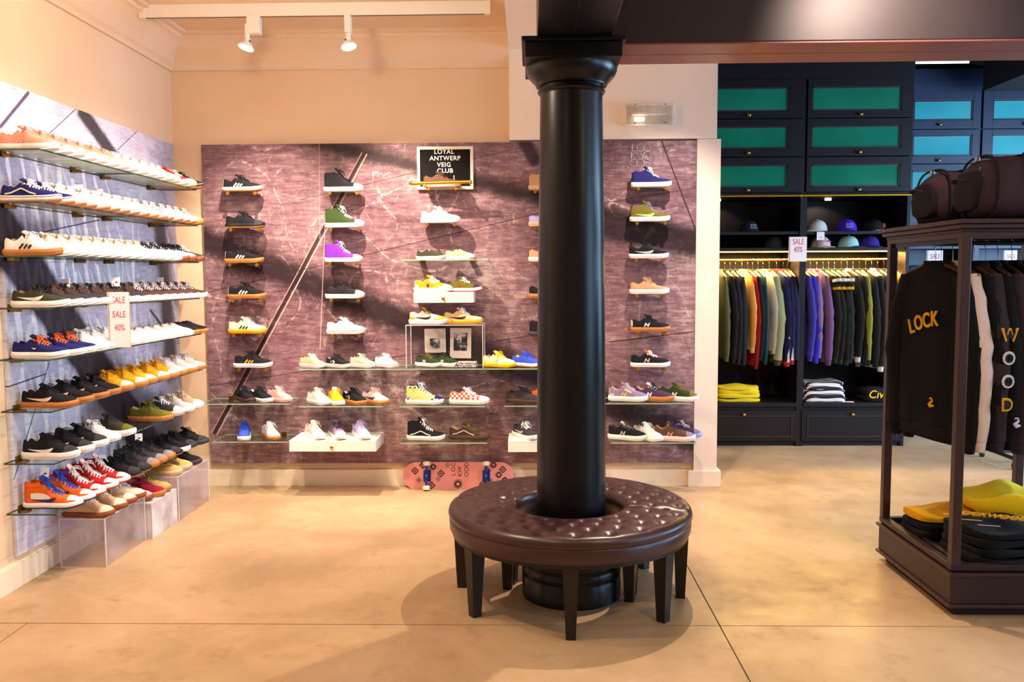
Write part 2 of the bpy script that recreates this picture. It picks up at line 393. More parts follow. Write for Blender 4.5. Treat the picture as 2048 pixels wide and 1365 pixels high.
# round-stroke logo on the mural
lg = thing('wall_logo', 'thin silver stroke logo reading LOCKWOOD high on the mural', 'logo', atY(1281, 311, 6.357))
SILV = mat('#c8c2cc', .3, .3)
def stroke(parent, pts, r=.0022, name='letter_stroke', m=None):
    return MB().tube(pts, r, 5).build(name, m or SILV, parent)
def circ(cx, cz, r, a0=0, a1=360, k=18): return [(cx+r*math.cos(R_(a0+(a1-a0)*i/k)), 0, cz+r*math.sin(R_(a0+(a1-a0)*i/k))) for i in range(k+1)]
def logo(parent, s, m=None, r=.0022):
    for row, txt in enumerate(('LOC', 'KWO', 'OOD')):
        for c_, ch in enumerate(txt):
            cx, cz = (c_-1)*.9*s, (1-row)*1.02*s; h = .45*s
            if ch == 'L': st = [[(cx-h*.5, 0, cz+h), (cx-h*.5, 0, cz-h), (cx+h*.7, 0, cz-h)]]
            elif ch == 'O': st = [circ(cx, cz, h*1.1)]
            elif ch == 'C': st = [circ(cx, cz, h*1.1, 45, 315)]
            elif ch == 'D': st = [[(cx-h*.8, 0, cz-h), (cx-h*.8, 0, cz+h), (cx, 0, cz+h)] + circ(cx, cz, h, 90, -90, 10) + [(cx-h*.8, 0, cz-h)]]
            elif ch == 'K': st = [[(cx-h*.7, 0, cz+h), (cx-h*.7, 0, cz-h)], [(cx+h*.6, 0, cz+h), (cx-h*.7, 0, cz), (cx+h*.6, 0, cz-h)]]
            elif ch == 'W': st = [[(cx-h*1.2, 0, cz+h), (cx-h*.5, 0, cz-h), (cx, 0, cz+h*.6), (cx+h*.5, 0, cz-h), (cx+h*1.2, 0, cz+h)]]
            for p in st: stroke(parent, p, r, m=m)
logo(lg, .055)

# beam and column
bm_ = bpy.data.objects.new('ceiling_beam', None); col.objects.link(bm_); tag(bm_, 'black boxed ceiling beam carried by the column', None, None, 'structure')
MB().box(.038, .38, -2.5, 4.47, 2.713, 3.6).build('beam_run', BLACKP, bm_, bevel=.003)
BEAMB = mat('#2e2225', .42, 0, .6, 6, .25, .03)
MB().box(.38, 7.0, 4.09, 4.47, 2.713, 3.6).build('beam_run', BEAMB, bm_, bevel=.003)
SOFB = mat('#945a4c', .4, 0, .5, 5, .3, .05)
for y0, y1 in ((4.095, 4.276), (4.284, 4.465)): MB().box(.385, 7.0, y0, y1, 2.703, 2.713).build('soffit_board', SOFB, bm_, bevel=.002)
MB().box(.20, .206, -2.5, 4.05, 2.710, 2.713).build('groove_bead', DARKER, bm_)
CX, CY = .205, 4.19
cl = bpy.data.objects.new('column', None); col.objects.link(cl); cl.location = (CX, CY, 0)
tag(cl, 'round black column rising through the ring-shaped bench', 'column')
MB().lathe([(.25, 0), (.25, .10), (.246, .105), (.246, .115), (.25, .12), (.25, .15), (.246, .155), (.246, .165), (.25, .17), (.25, .20), (.246, .205), (.246, .215), (.24, .225), (.225, .26), (.185, .275)], 48).build('base', COLUMN, cl, smooth=True)
MB().lathe([(.180, .27), (.174, .4), (.172, .9), (.167, 1.5), (.158, 2.1), (.152, 2.47), (.152, 2.5)], 48).build('shaft', COLUMN, cl, smooth=True)
MB().lathe([(.152, 2.49), (.160, 2.495), (.166, 2.505), (.160, 2.515), (.158, 2.525), (.172, 2.53), (.175, 2.54), (.190, 2.555), (.212, 2.58), (.222, 2.605), (.222, 2.62)], 48).build('capital', COLUMN, cl, smooth=True)
MB().box(-.225, .225, -.225, .225, 2.62, 2.69).box(-.24, .24, -.24, .24, 2.69, 2.712).build('abacus', COLUMN, cl, bevel=.004)

# ring bench in two halves
BR0, BR1, BT = .268, .612, .468
AX = R_(-14)
btn = []
for k, (r, st, ph) in enumerate(((.335, 17, 0), (.41, 17, .5), (.485, 17, 0), (.55, 17, .5))):
    for i in range(22): btn.append((r, 2*PI*(i+ph)/22))
def bench_half(a0, label, legs, inner):
    t = thing('ring_bench', label, 'bench', (CX-.01, CY, 0), group=None)
    sub = [(r*math.cos(a), r*math.sin(a)) for r, a in btn]
    def dz(x, y):
        d = 0
        for bx, by in sub:
            q = (x-bx)**2+(y-by)**2
            if q < .006: d += .016*math.exp(-q/.00045)
        return d
    prof = [(BR0+.012, .345, 0), (BR0, .36, 0), (BR0, BT-.035, 0), (BR0+.006, BT-.015, 0), (BR0+.018, BT-.004, 0)]
    nr = 22
    for i in range(nr+1):
        r = BR0+.03+(BR1-BR0-.06)*i/nr; prof.append((r, BT+.006*math.sin(PI*i/nr), 1))
    prof += [(BR1-.016, BT-.005, 0), (BR1-.004, BT-.018, 0), (BR1, BT-.035, 0), (BR1-.003, BT-.048, 0), (BR1-.008, BT-.053, 0), (BR1-.004, BT-.058, 0), (BR1-.006, .36, 0), (BR1-.014, .345, 0)]
    n = 130; rings = []
    for j in range(n+1):
        a = a0 + .006 + (PI-.012)*j/n; ring = []
        e = min(j, n-j)/3.0; fall = 0 if e >= 1 else .012*(1-e)**2
        for r, z, topf in prof:
            x, y = r*math.cos(a), r*math.sin(a)
            ring.append((x, y, z - (dz(x, y) if topf else 0) - (fall if z > BT-.04 else 0)))
        rings.append(ring)
    MB().loft(rings).build('seat_cushion', LEATHER, t, smooth=True)
    bt = MB().sphere((0,0,0), .006, 8, sc=(1,1,.5)).mesh('button', True)
    for r, a in btn:
        d = (a-a0) % (2*PI)
        if .06 < d < PI-.06: obj('button', bt, LEATHER, t, (r*math.cos(a), r*math.sin(a), BT-.008))
    MB().loft([[(r*math.cos(a0+.01+(PI-.02)*j/40), r*math.sin(a0+.01+(PI-.02)*j/40), z) for r, z in ((BR0+.02, .325), (BR1-.02, .325), (BR1-.02, .35), (BR0+.02, .35))] for j in range(41)]).build('seat_frame', LEGW, t, smooth=True)
    lm = MB(); lm.loft([[(x*s, y*s, z) for x, y in ((-1,-1),(1,-1),(1,1),(-1,1))] for s, z in ((.022, 0), (.036, .33))]); lme = lm.mesh('leg')
    for r, a in [(BR1-.055, x) for x in legs] + [(BR0+.05, x) for x in inner]:
        a = R_(a); obj('leg', lme, LEGW, t, (r*math.cos(a), r*math.sin(a), 0), (0, 0, a))
    return t
bench_half(PI+AX, 'front half of the tufted brown leather ring bench around the black column', (214, 268, 319, 172+1), (172, 338))
bench_half(AX, 'rear half of the tufted brown leather ring bench behind the black column', (-7, 40, 95, 150), (-2, 158))

# track with lamps
TY = 5.62
a = atY(286, 38, TY); b = atY(975, 18, TY)
TX0, TX1 = a.x, b.x
tr = thing('lighting_track', 'white ceiling lighting track carrying the two lamps', 'lighting track', ((TX0+TX1)/2, TY, 3.335))
hw = (TX1-TX0)/2
MB().box(-hw, hw, -.018, .018, -.018, .065).build('rail', WHITEP, tr, bevel=.003)
MB().box(-hw, hw, -.008, .008, -.0195, -.0175).build('slot', mat('#6a5640', .7), tr)
for s in (-1, 1): MB().box(s*hw-.02, s*hw+.02, -.02, .02, -.02, .065).build('end_cap', WHITEP, tr, bevel=.003)
def spot_lamp(px, py, boxw, label, tilt, target, power):
    p = atY(px, py, TY)
    t = thing('track_lamp', label, 'lamp', (p.x, TY, p.z), group='track lamps under the ceiling')
    bx = .055 if boxw > .08 else .0
    MB().box(bx-boxw/2, bx+boxw/2, -.03, .03, .075, 3.318-p.z).build('driver_box', WHITEP, t, bevel=.004)
    MB().cyl((bx*.1, 0, .03), (bx*.15, 0, .14), .016, 12).build('arm', WHITEP, t, smooth=True)
    q = Vector(target)-Vector((p.x, TY, p.z)); rot = q.to_track_quat('-Z', 'Y').to_euler()
    rot = (R_(-12), R_(tilt), 0)
    MB().lathe([(.014, .052), (.016, .03), (.03, .018), (.052, -.006), (.054, -.014), (.050, -.014)], 24).build('reflector', WHITEP, t, smooth=True, rot=rot)
    MB().lathe([(.017, .03), (.018, .036), (.017, .042)], 20).build('socket_ring', mat('#3a2c22', .5), t, rot=rot)
    MB().lathe([(.001, -.017), (.03, -.0165), (.048, -.0145), (.048, -.012)], 24).build('lens', emis('#fff4e2', 14), t, smooth=True, rot=rot)
    spot('lamp_light', (p.x, TY, p.z-.03), target, power, 84, .9, (1.0, .80, .64), .012)
spot_lamp(493, 92, .085, 'white track lamp with a wide driver box, left of the pair', 14, (-2.0, 6.36, 0.6), 200)
spot_lamp(697, 90, .04, 'white track lamp with a slim stem, right of the pair', -14, (-.72, 6.36, 0.75), 270)

# emergency light
p = atY(1298, 232, 6.33)
e = thing('emergency_light', 'clear plastic emergency light box above the mural, lamp glowing', 'emergency light', (p.x, 6.335, p.z))
MB().box(-.17, .17, -.02, 0, -.075, .075).build('base_plate', WHITEP, e, bevel=.004)
MB().box(-.18, .18, -.075, -.02, -.07, .08).build('cover', thin_glass('ribbed_plastic', '#f6efe6', .2, .1, .35, '#fff6ea'), e, bevel=.008)
MB().tube([(-.13, -.04, .005), (.13, -.04, .005)], .008, 8).build('tube_lamp', mat('#f4efe4', .3), e, smooth=True)
MB().tube([(-.11, -.04, -.03), (-.04, -.04, -.03)], .014, 8).build('bulb', emis('#fff0d8', 6), e, smooth=True)
for sx in (-.11, .11):
    for sz in (-.062, .07): MB().cyl((sx, -.078, sz), (sx, -.07, sz), .005, 8).build('screw', CHROME, e)
# ------------------------------------------------------------------ shoes (heel at x=0, toe at x=L, resting on z=0)
SL = .285
WPROF = [(0, .016), (.012, .025), (.04, .031), (.09, .035), (.2, .0355), (.38, .034), (.55, .0405), (.70, .0445), (.80, .043), (.89, .036), (.95, .027), (.985, .015), (1, .006)]
KIND = {
 'low':  dict(sole=.030, top=[(0, .055), (.06, .060), (.22, .043), (.40, .074), (.46, .072), (.62, .050), (.74, .036), (.86, .030), (.95, .022), (1, .012)], op=.40, tng=.020),
 'skate':dict(sole=.031, top=[(0, .052), (.06, .056), (.22, .040), (.40, .070), (.46, .066), (.60, .044), (.72, .031), (.86, .025), (.95, .020), (1, .012)], op=.40, tng=.017),
 'run':  dict(sole=.034, top=[(0, .062), (.06, .066), (.20, .044), (.40, .078), (.46, .074), (.62, .052), (.76, .037), (.88, .028), (.95, .020), (1, .010)], op=.38, tng=.020),
 'mid':  dict(sole=.031, top=[(0, .084), (.06, .086), (.20, .078), (.37, .098), (.44, .086), (.58, .052), (.72, .034), (.86, .028), (.95, .021), (1, .012)], op=.37, tng=.022),
 'high': dict(sole=.030, top=[(0, .108), (.06, .110), (.20, .106), (.35, .116), (.42, .096), (.56, .056), (.70, .036), (.86, .029), (.95, .022), (1, .013)], op=.35, tng=.024),
 'slip': dict(sole=.029, top=[(0, .050), (.06, .052), (.22, .042), (.44, .066), (.52, .062), (.64, .046), (.76, .034), (.88, .027), (.95, .020), (1, .012)], op=.46, tng=.008),
}
STN = [0, .012, .035, .065, .1, .15, .2, .25, .3, .34, .37, .395, .42, .45, .48, .52, .56, .6, .65, .7, .75, .8, .84, .88, .91, .94, .965, .985, 1]
NC = 21
def sw(s): return slerp(WPROF, s)
def shoe_meshes(kind):
    K = KIND[kind]; z0 = K['sole']-.004; op = K['op']; M = {}
    def pt(s, t):
        wv, h = sw(s), slerp(K['top'], s)+.004
        at = abs(t); sg = 1 if t >= 0 else -1
        n = 2.4
        th = (1-at)*PI/2
        yc = wv*max(0, math.cos(th))**(2/n); zc = z0+h*max(0, math.sin(th))**(2/n)
        o = 0
        if .02 < s < op: o = min(1, (s-.02)/.03)
        o = min(o, max(0, (op-s)/.03)) if s > op-.03 else o
        if o > 0:
            if at > .5:
                a = (1-at)/.5; yo = wv*(1-.22*a*a); zo = z0+h*a
            else:
                b = (.5-at)/.5; k = min(1, b*3.2)
                yo = wv*(.78-.2*k)*(1-max(0, b-.3)/.7); zo = z0+h-(h-.012)*(k**.7)
            yc += (yo-yc)*o; zc += (zo-zc)*o
        return (s*SL, sg*yc, zc)
    ts = [-1+2*j/(NC-1) for j in range(NC)]
    grid = [[pt(s, t) for t in ts] for s in STN]
    sets = {'upper': [], 'toe_cap': [], 'heel_tab': [], 'lining': []}
    for i in range(len(STN)-1):
        sm = (STN[i]+STN[i+1])/2
        for j in range(NC-1):
            tm = abs((ts[j]+ts[j+1])/2)
            q = (i*NC+j, i*NC+j+1, (i+1)*NC+j+1, (i+1)*NC+j)
            if .03 < sm < op and tm < .47: k = 'lining'
            elif sm > .80: k = 'toe_cap'
            elif sm < .045 and tm < .9: k = 'heel_tab'
            else: k = 'upper'
            sets[k].append(q)
    V = [p for r in grid for p in r]
    sets['heel_tab'].append(tuple(range(NC)))
    for k, fs in sets.items():
        used = sorted({i for f in fs for i in f}); ix = {u: n_ for n_, u in enumerate(used)}
        m = MB(); m.add([V[u] for u in used], [tuple(ix[i] for i in f) for f in fs]); me = m.mesh(k, True); M[k] = me
    # soles
    def outline(e):
        L = [(s*SL + (e if s > .9 else (-e if s < .03 else 0)), sw(s)+e) for s in STN]
        return [(x, -y) for x, y in L] + [(x, y) for x, y in reversed(L)]
    def spring(x, z): s = x/SL; return z + (.010*((s-.78)/.22)**2 if s > .78 else (.003*(1-s/.06) if s < .06 else 0))
    run = kind == 'run'
    def ring(e, z): return [(x, y, spring(x, z)) for x, y in outline(e)]
    S = K['sole']
    M['midsole'] = MB().loft([ring(.003, .007), ring(.0055, .009), ring(.006, .016), ring(.0045, S-.002), ring(.002, S+.001)]).mesh('midsole', True)
    M['outsole'] = MB().loft([ring(.001, 0), ring(.004, .0015), ring(.0045, .0075)]).mesh('outsole', True)
    M['foxing_line'] = MB().loft([ring(.0058, S-.008), ring(.0064, S-.0075), ring(.0062, S-.0055), ring(.0054, S-.005)], caps=False).mesh('foxing_line', True)
    # tongue
    hz = slerp(K['top'], op)+z0; rings = []
    if K['tng'] > .01:
        for k in range(7):
            u = k/6; s = .60-(.60-op+.015)*u if u < .85 else op-.02-(u-.85)*.12
            base = slerp(K['top'], max(op+.005, s))+z0+.005
            z = base + (K['tng']*max(0, (u-.5)/.5)**1.3)
            wv = .015+.009*u
            if u == 1: wv *= .8
            rings.append([(s*SL-.004, -wv, z-.002), (s*SL, 0, z+.004), (s*SL-.004, wv, z-.002), (s*SL-.010, wv*.9, z-.008), (s*SL-.008, 0, z-.004), (s*SL-.010, -wv*.9, z-.008)])
    else:
        rings = [[(s*SL, y, slerp(K['top'], s)+z0+.003+zz) for y, zz in ((-.02, -.012), (0, .002), (.02, -.012), (.018, -.016), (0, -.004), (-.018, -.016))] for s in (.47, .50, .53, .57)]
    M['tongue'] = MB().loft(rings).mesh('tongue', True)
    # laces
    if K['tng'] > .01:
        lm = MB(); s0, s1 = op+.02, .68 if kind in ('high', 'mid') else .66
        nb = 7 if kind in ('high', 'mid') else 6
        for k in range(nb):
            s = s0+(s1-s0)*k/(nb-1); h = slerp(K['top'], s)+z0
            p = [(s*SL+dx, y, h+dz) for y, dz, dx in ((-.024, -.008, .002), (-.015, .004, 0), (0, .010, -.002), (.015, .004, 0), (.024, -.008, .002))]
            lm.tube(p, .0034, 5, squash=(1.4, .8))
            if k < nb-1:
                sb = s0+(s1-s0)*(k+1)/(nb-1); hb = slerp(K['top'], sb)+z0
                lm.tube([(s*SL, -.015, h+.006), ((s+sb)/2*SL, 0, (h+hb)/2+.012), (sb*SL, .015, hb+.006)], .003, 5)
        h = slerp(K['top'], s0)+z0+.01
        for sg in (-1, 1):
            lm.tube([(s0*SL, 0, h), (s0*SL+.012, sg*.014, h+.012), (s0*SL+.028, sg*.030, h+.006), (s0*SL+.034, sg*.034, h-.012), (s0*SL+.022, sg*.024, h-.006), (s0*SL+.006, sg*.006, h)], .0024, 5)
            lm.tube([(s0*SL, 0, h), (s0*SL+.020, sg*.020, h+.004), (s0*SL+.036, sg*.040, h-.022), (s0*SL+.040, sg*.043, h-.034)], .0022, 5)
        M['laces'] = lm.mesh('laces', True)
        em = MB()
        for sg in (-1, 1):
            for k in range(nb):
                s = s0+(s1-s0)*k/(nb-1); h = slerp(K['top'], s)+z0
                em.sphere((s*SL, sg*.0255, h-.0095), .0036, 6)
        M['eyelets'] = em.mesh('eyelets', True)
    return M
def side_y(kind, s, z):
    K = KIND[kind]; z0 = K['sole']-.004; wv, h = sw(s), slerp(K['top'], s)+.004
    a = max(0, min(.97, (z-z0)/h))
    if s < K['op']-.03: return wv*(1-.22*a*a)
    return max(wv*(1-.22*a*a) if s < K['op'] else 0, wv*(1-a**2.4)**(1/2.4))
MARK = {
 'swoosh': [[(.14, .052, .0008), (.24, .047, .003), (.36, .043, .006), (.46, .042, .0085), (.53, .045, .009), (.58, .052, .006), (.61, .060, .001)]],
 'tick':   [[(.40, .055, .0008), (.44, .050, .003), (.47, .050, .003), (.49, .055, .0008)]],
 'stripes':[[(.32+k*.085, .034, .0055), (.355+k*.085, .046, .0055), (.395+k*.08, .060-k*.004, .0055)] for k in range(3)],
 'wave':   [[(.10, .040, .0035), (.20, .045, .0035), (.30, .058, .0035), (.38, .068, .0035), (.44, .062, .0035), (.54, .048, .0035), (.66, .038, .0035)]],
 'N':      [[(.34, .036, .004), (.38, .064, .004)], [(.365, .060, .004), (.445, .040, .004)], [(.43, .036, .004), (.47, .064, .004)]],
 'chev':   [[(.28, .056, .006), (.285, .046, .006)], [(.34, .062, .003), (.40, .050, .003), (.36, .036, .003)], [(.38, .062, .003), (.44, .050, .003), (.40, .036, .003)]],
 'patch':  [[(.36, .046, .013), (.43, .046, .013)]],
 'over_high': [[(.37, .128, .008), (.44, .106, .009), (.54, .078, .009), (.62, .062, .008)], [(.03, .040, .012), (.10, .042, .014), (.17, .040, .010)], [(.66, .038, .006), (.76, .037, .007), (.86, .038, .006), (.94, .038, .004)], [(.05, .128, .008), (.14, .122, .008), (.24, .122, .008), (.33, .128, .008)]],
 'panel': [[(.15, .064, .017), (.28, .064, .020), (.40, .062, .016), (.50, .056, .007)]],
 'over_low': [[(.42, .088, .007), (.50, .078, .007), (.60, .064, .006)], [(.03, .042, .010), (.09, .044, .012), (.15, .040, .008)], [(.68, .037, .005), (.78, .037, .006), (.88, .038, .005), (.94, .038, .003)]],
}
def mark_mesh(kind, mark, sg, off=.0022):
    m = MB()
    for poly in MARK[mark]:
        P = []
        for (a, b) in zip(poly, poly[1:]):
            for k in range(4): P.append(tuple(a[i]+(b[i]-a[i])*k/4 for i in range(3)))
        P.append(poly[-1])
        if sg:
            A = []; B = []
            for i, (s, z, wd) in enumerate(P):
                p0, p1 = P[max(0, i-1)], P[min(len(P)-1, i+1)]
                dx, dz = (p1[0]-p0[0])*SL, p1[1]-p0[1]; L = math.hypot(dx, dz) or 1
                nx, nz = -dz/L, dx/L
                for lst, q in ((A, wd), (B, -wd)):
                    ss, zz = s+nx*q/SL, z+nz*q
                    lst.append((ss*SL, sg*(side_y(kind, ss, zz)+off), zz))
            n = len(P); m.add(A+B, [(i, i+1, n+i+1, n+i) for i in range(n-1)])
    return m.mesh('side_mark')
_sm = {}; _mm = {}
CN = dict(wht='#efe9e4', cream='#ead9bd', blk='#17151a', char='#3a3438', gry='#8d8688', lgry='#c2b8b6', gum='#b8763a', gumd='#8a4a24', navy='#1d2160', blue='#2c4fb8', roy='#3a55d0', sky='#8fa6dd',
          pink='#f0a9a6', peach='#eda48c', lpnk='#f3cfc9', red='#c4221f', crim='#8e1630', orng='#e8641c', yel='#f2c418', gold='#e6a11a', lemon='#f3e27a', olive='#6a6620', green='#2b3d18', sage='#a9b096',
          brn='#5d4030', tan='#c89a70', sand='#d8b48a', purp='#6a24b0', lil='#c7b2dc', mauve='#8d7896', plum='#4a3350', camo='#3c3a26', wheat='#c9a45e', cocoa='#4a2f26', lav='#b9b4de')
def check_mat(c1, c2):
    n = NT('checker_canvas'); ck = n.n('ShaderNodeTexChecker'); ck.inputs['Scale'].default_value = 58
    mp = n.n('ShaderNodeMapping'); mp.inputs['Location'].default_value = (.003, .003, .003); n.l(n.co.outputs['Object'], mp.inputs[0]); n.l(mp.outputs[0], ck.inputs[0])
    ck.inputs[1].default_value = lin(c1); ck.inputs[2].default_value = lin(c2); n.l(ck.outputs[0], n.b.inputs['Base Color']); n.b.inputs['Roughness'].default_value = .85
    return n.m
SPECIAL = {'bluecheck': check_mat('#2a4fa0', '#e8e4dc'), 'redcheck': check_mat('#c84a38', '#efe6de')}
def cm_(c, f=fabric): return SPECIAL[c] if c in SPECIAL else f(CN[c])
def shoe(kind, loc, yaw, label, up, lace=None, sole='wht', out=None, mark=None, mc='wht', toe=None, heel=None, lin_=None, tng=None, fox=None, group=None, name='sneaker', sc=1.0, ov=None, pn=None):
    if kind not in _sm: _sm[kind] = shoe_meshes(kind)
    M = _sm[kind]
    t = thing(name, label, 'shoe', loc, yaw, group); t.scale = (sc, sc, sc)
    uf = leather if up in ('wht', 'cream') else fabric
    obj('upper', M['upper'], cm_(up, uf), t); obj('toe_cap', M['toe_cap'], cm_(toe or up, uf), t); obj('heel_tab', M['heel_tab'], cm_(heel or up, uf), t)
    obj('lining', M['lining'], cm_(lin_ or ('char' if up in ('blk', 'char', 'navy', 'green') else 'sand')), t); obj('tongue', M['tongue'], cm_(tng or up), t)
    if 'laces' in M:
        obj('laces', M['laces'], cm_(lace or up), t); tag(obj('eyelets', M['eyelets'], CHROME if up == 'blk' and kind == 'high' else cm_(tng or up, leather), t), kind='stuff')
    obj('midsole', M['midsole'], cm_(sole, rubber), t); obj('outsole', M['outsole'], cm_(out or sole, rubber), t)
    if fox: obj('foxing_line', M['foxing_line'], cm_(fox, rubber), t)
    if mark:
        for sg in (-1, 1):
            k = (kind, mark, sg)
            if k not in _mm: _mm[k] = mark_mesh(kind, mark, sg)
            tag(obj('side_mark', _mm[k], cm_(mc, leather), t), kind='stuff' if len(MARK[mark]) > 1 else None)
    if pn:
        for sg in (-1, 1):
            k = (kind, 'panel', sg)
            if k not in _mm: _mm[k] = mark_mesh(kind, 'panel', sg, .0007)
            obj('side_panel', _mm[k], cm_(pn, leather), t)
    if ov:
        mk_ = 'over_high' if kind in ('high', 'mid') else 'over_low'
        for sg in (-1, 1):
            k = (kind, mk_, sg)
            if k not in _mm: _mm[k] = mark_mesh(kind, mk_, sg, .0012)
            tag(obj('overlay', _mm[k], cm_(ov, leather), t), kind='stuff')
    return t

# --- left wall glass shelves
SZ = [2.253, 1.994, 1.727, 1.465, 1.204, .941, .674, .412]
gl = [GLASS, GEDGE]
def glass_shelf(x0, x1, y0, y1, z, label, group, brk, axis, back, th=.008):
    t = thing('glass_shelf', label, 'shelf', ((x0+x1)/2, (y0+y1)/2, z-th), group=group)
    a, b = (x1-x0)/2, (y1-y0)/2
    MB().slab(-a, a, -b, b, 0, th).build('glass_pane', gl if axis == 'y' else [GLASS, GEDGEB], t)
    for f in brk:
        if axis == 'y': MB().box(-a-.0, -a+.05, -b+2*b*f-.022, -b+2*b*f+.022, -.016, .0).box(-a, -a+.012, -b+2*b*f-.022, -b+2*b*f+.022, -.016, .024).build('bracket', BRASSD, t, bevel=.002)
        else: MB().box(-a+2*a*f-.02, -a+2*a*f+.02, b-.05, b, -.016, 0).box(-a+2*a*f-.02, -a+2*a*f+.02, b-.012, b, -.016, .024).build('bracket', BRASSD, t, bevel=.002)
    return t
rown = ['top', 'second', 'third', 'fourth', 'fifth', 'sixth', 'seventh', 'lowest']
for i, z in enumerate(SZ):
    for k, (y0, y1) in enumerate(((4.155, 5.14), (5.15, 6.12))):
        glass_shelf(-2.68, -2.42, y0, y1, z, f'{("near","far")[k]} pane of the {rown[i]} glass shelf on the left wall', 'glass shelves on the left wall', (.12, .78), 'y', -2.68)
XH = -2.655
LG = 'sneakers lined up on the left wall shelves'
rng = random.Random(3)
def row(i, specs, y0=4.225, y1=6.075, x=XH):
    n = len(specs)
    for k, (desc, kw) in enumerate(specs):
        y = kw.pop('y', None) if isinstance(kw, dict) else None
        kw = dict(kw)
        yy = y if y is not None else y0+(y1-y0)*k/(n-1)
        kd = kw.pop('kind', 'low')
        o = shoe(kd, (x+rng.uniform(-.004, .008), yy, SZ[i]+.0005), R_(rng.uniform(-2.5, 2.5)), f'{desc}, {ORD[k]} from camera, {rown[i]} left shelf', group=LG, **kw)
D = lambda desc, **kw: (desc, kw)
def rep(n, d): return [(d[0], dict(d[1])) for _ in range(n)]
row(0, rep(7, D('peach suede sneaker with white sole', up='peach', lace='peach', sole='wht', mark='stripes', mc='pink')) +
    rep(4, D('off-white sneaker with pale sole', up='lpnk', lace='wht', sole='wht')) + rep(2, D('white sneaker with cream sole', up='wht', lace='wht', sole='cream')) +
    [D('red sneaker with cream sole', up='red', lace='red', sole='cream'), D('pale pink sneaker with sand sole', up='lpnk', lace='cream', sole='sand'), D('black sneaker with gum sole', up='blk', lace='blk', sole='blk', out='gum', fox='wht')], 4.235, 6.08)
row(1, rep(2, D('navy skate shoe with a white wave stripe', kind='skate', up='navy', lace='wht', sole='wht', mark='wave', mc='cream', fox='navy', out='gum')) +
    rep(8, D('white sneaker with gum outsole', up='cream', lace='wht', sole='wht', out='gum')) + rep(5, D('grey speckled sneaker with gum sole', up='gry', lace='wht', sole='wht', out='gum')) +
    [D('tan sneaker with gum sole', up='tan', lace='wht', sole='gum')])
row(2, [D('white sneaker with three black stripes and gum sole', up='wht', lace='wht', sole='gum', mark='stripes', mc='blk', heel='navy')] +
    rep(9, D('pale cream sneaker with white sole', up='cream', lace='cream', sole='wht', lin_='lemon')) + rep(3, D('white sneaker with black laces', up='wht', lace='blk', sole='wht')) +
    rep(2, D('white and black sneaker with brown gum sole', up='wht', lace='blk', sole='gumd', tng='blk')) + [D('black sneaker with brown gum sole', up='char', lace='wht', sole='gumd')], 4.23, 6.06)
row(3, [D('camouflage slip-on with white swoosh and white sole', kind='skate', up='camo', lace='blk', sole='wht', mark='swoosh', mc='wht')] +
    rep(7, D('black low sneaker with white sole', kind='skate', up='char', lace='brn', sole='wht')) + rep(7, D('dark brown sneaker with white laces and sole', kind='skate', up='cocoa', lace='lgry', sole='wht')), 4.26, 6.1)
row(4, rep(3, D('navy sneaker with orange laces and white sole', kind='skate', up='navy', lace='orng', sole='wht', mark='tick', mc='wht', lin_='navy')) +
    rep(4, D('white leather sneaker', up='wht', lace='wht', sole='wht')) + rep(6, D('pale pink canvas slip-on with white sole', kind='slip', up='lpnk', sole='wht')) + rep(2, D('black sneaker with orange gum sole', kind='slip', up='blk', sole='gum')), 4.26, 6.1)
row(5, rep(4, D('black suede sneaker with pink swoosh and gum sole', up='blk', lace='blk', sole='gum', mark='swoosh', mc='lpnk')) +
    rep(5, D('mustard yellow sneaker with gum sole', up='gold', lace='gold', sole='gum', toe='cream')) + rep(3, D('pale pink sneaker with gum sole', kind='low', up='lpnk', lace='wht', sole='gum', toe='wht')), 4.30, 6.05)
def placed(i, items, zoff=0, z=None, where=None):
    for k, (y, desc, kw) in enumerate(items):
        kw = dict(kw); kd = kw.pop('kind', 'low'); yaw = kw.pop('yaw', rng.uniform(-3, 3)); dx = kw.pop('dx', 0)
        shoe(kd, (XH+.005+dx, y, (SZ[i] if z is None else z)+.0005), R_(yaw), f'{desc}, {ORD[k]} from camera, {where or rown[i]+" left shelf"}', group=LG, **kw)
bk7 = dict(kind='run', up='blk', lace='blk', sole='wht', mark='swoosh', mc='wht', toe='char')
placed(6, [(4.29, 'black running shoe with white swoosh', bk7), (4.44, 'black running shoe with white swoosh', bk7), (4.58, 'black running shoe with white swoosh', bk7),
    (4.74, 'plain white low sneaker', dict(up='wht', lace='wht', sole='wht')), (4.93, 'dark camouflage sneaker with white sole', dict(kind='run', up='camo', lace='char', sole='wht', toe='olive')),
    (5.44, 'olive suede sneaker with thick gum sole', dict(up='olive', lace='olive', sole='gum')), (5.62, 'dark grey runner with pale sole', dict(kind='run', up='char', lace='wht', sole='lgry', toe='lgry')),
    (5.80, 'pale grey sneaker with white sole', dict(up='lgry', lace='cream', sole='wht')), (5.97, 'sand sneaker with white toe', dict(up='sand', lace='cream', sole='wht', toe='wht'))])
ob = dict(kind='high', ov='orng', pn='wht', up='orng', lace='blue', sole='wht', out='navy', mark='swoosh', mc='navy', toe='wht', tng='blue', heel='orng', lin_='orng')
rw_ = dict(kind='high', ov='red', pn='wht', up='red', lace='wht', sole='wht', out='red', mark='swoosh', mc='wht', toe='wht', tng='lpnk', heel='red', lin_='red')
bs = dict(kind='mid', up='char', lace='blk', sole='gum', toe='gry', tng='blk')
bl = dict(up='blk', lace='blk', sole='blk', out='gum', toe='char')
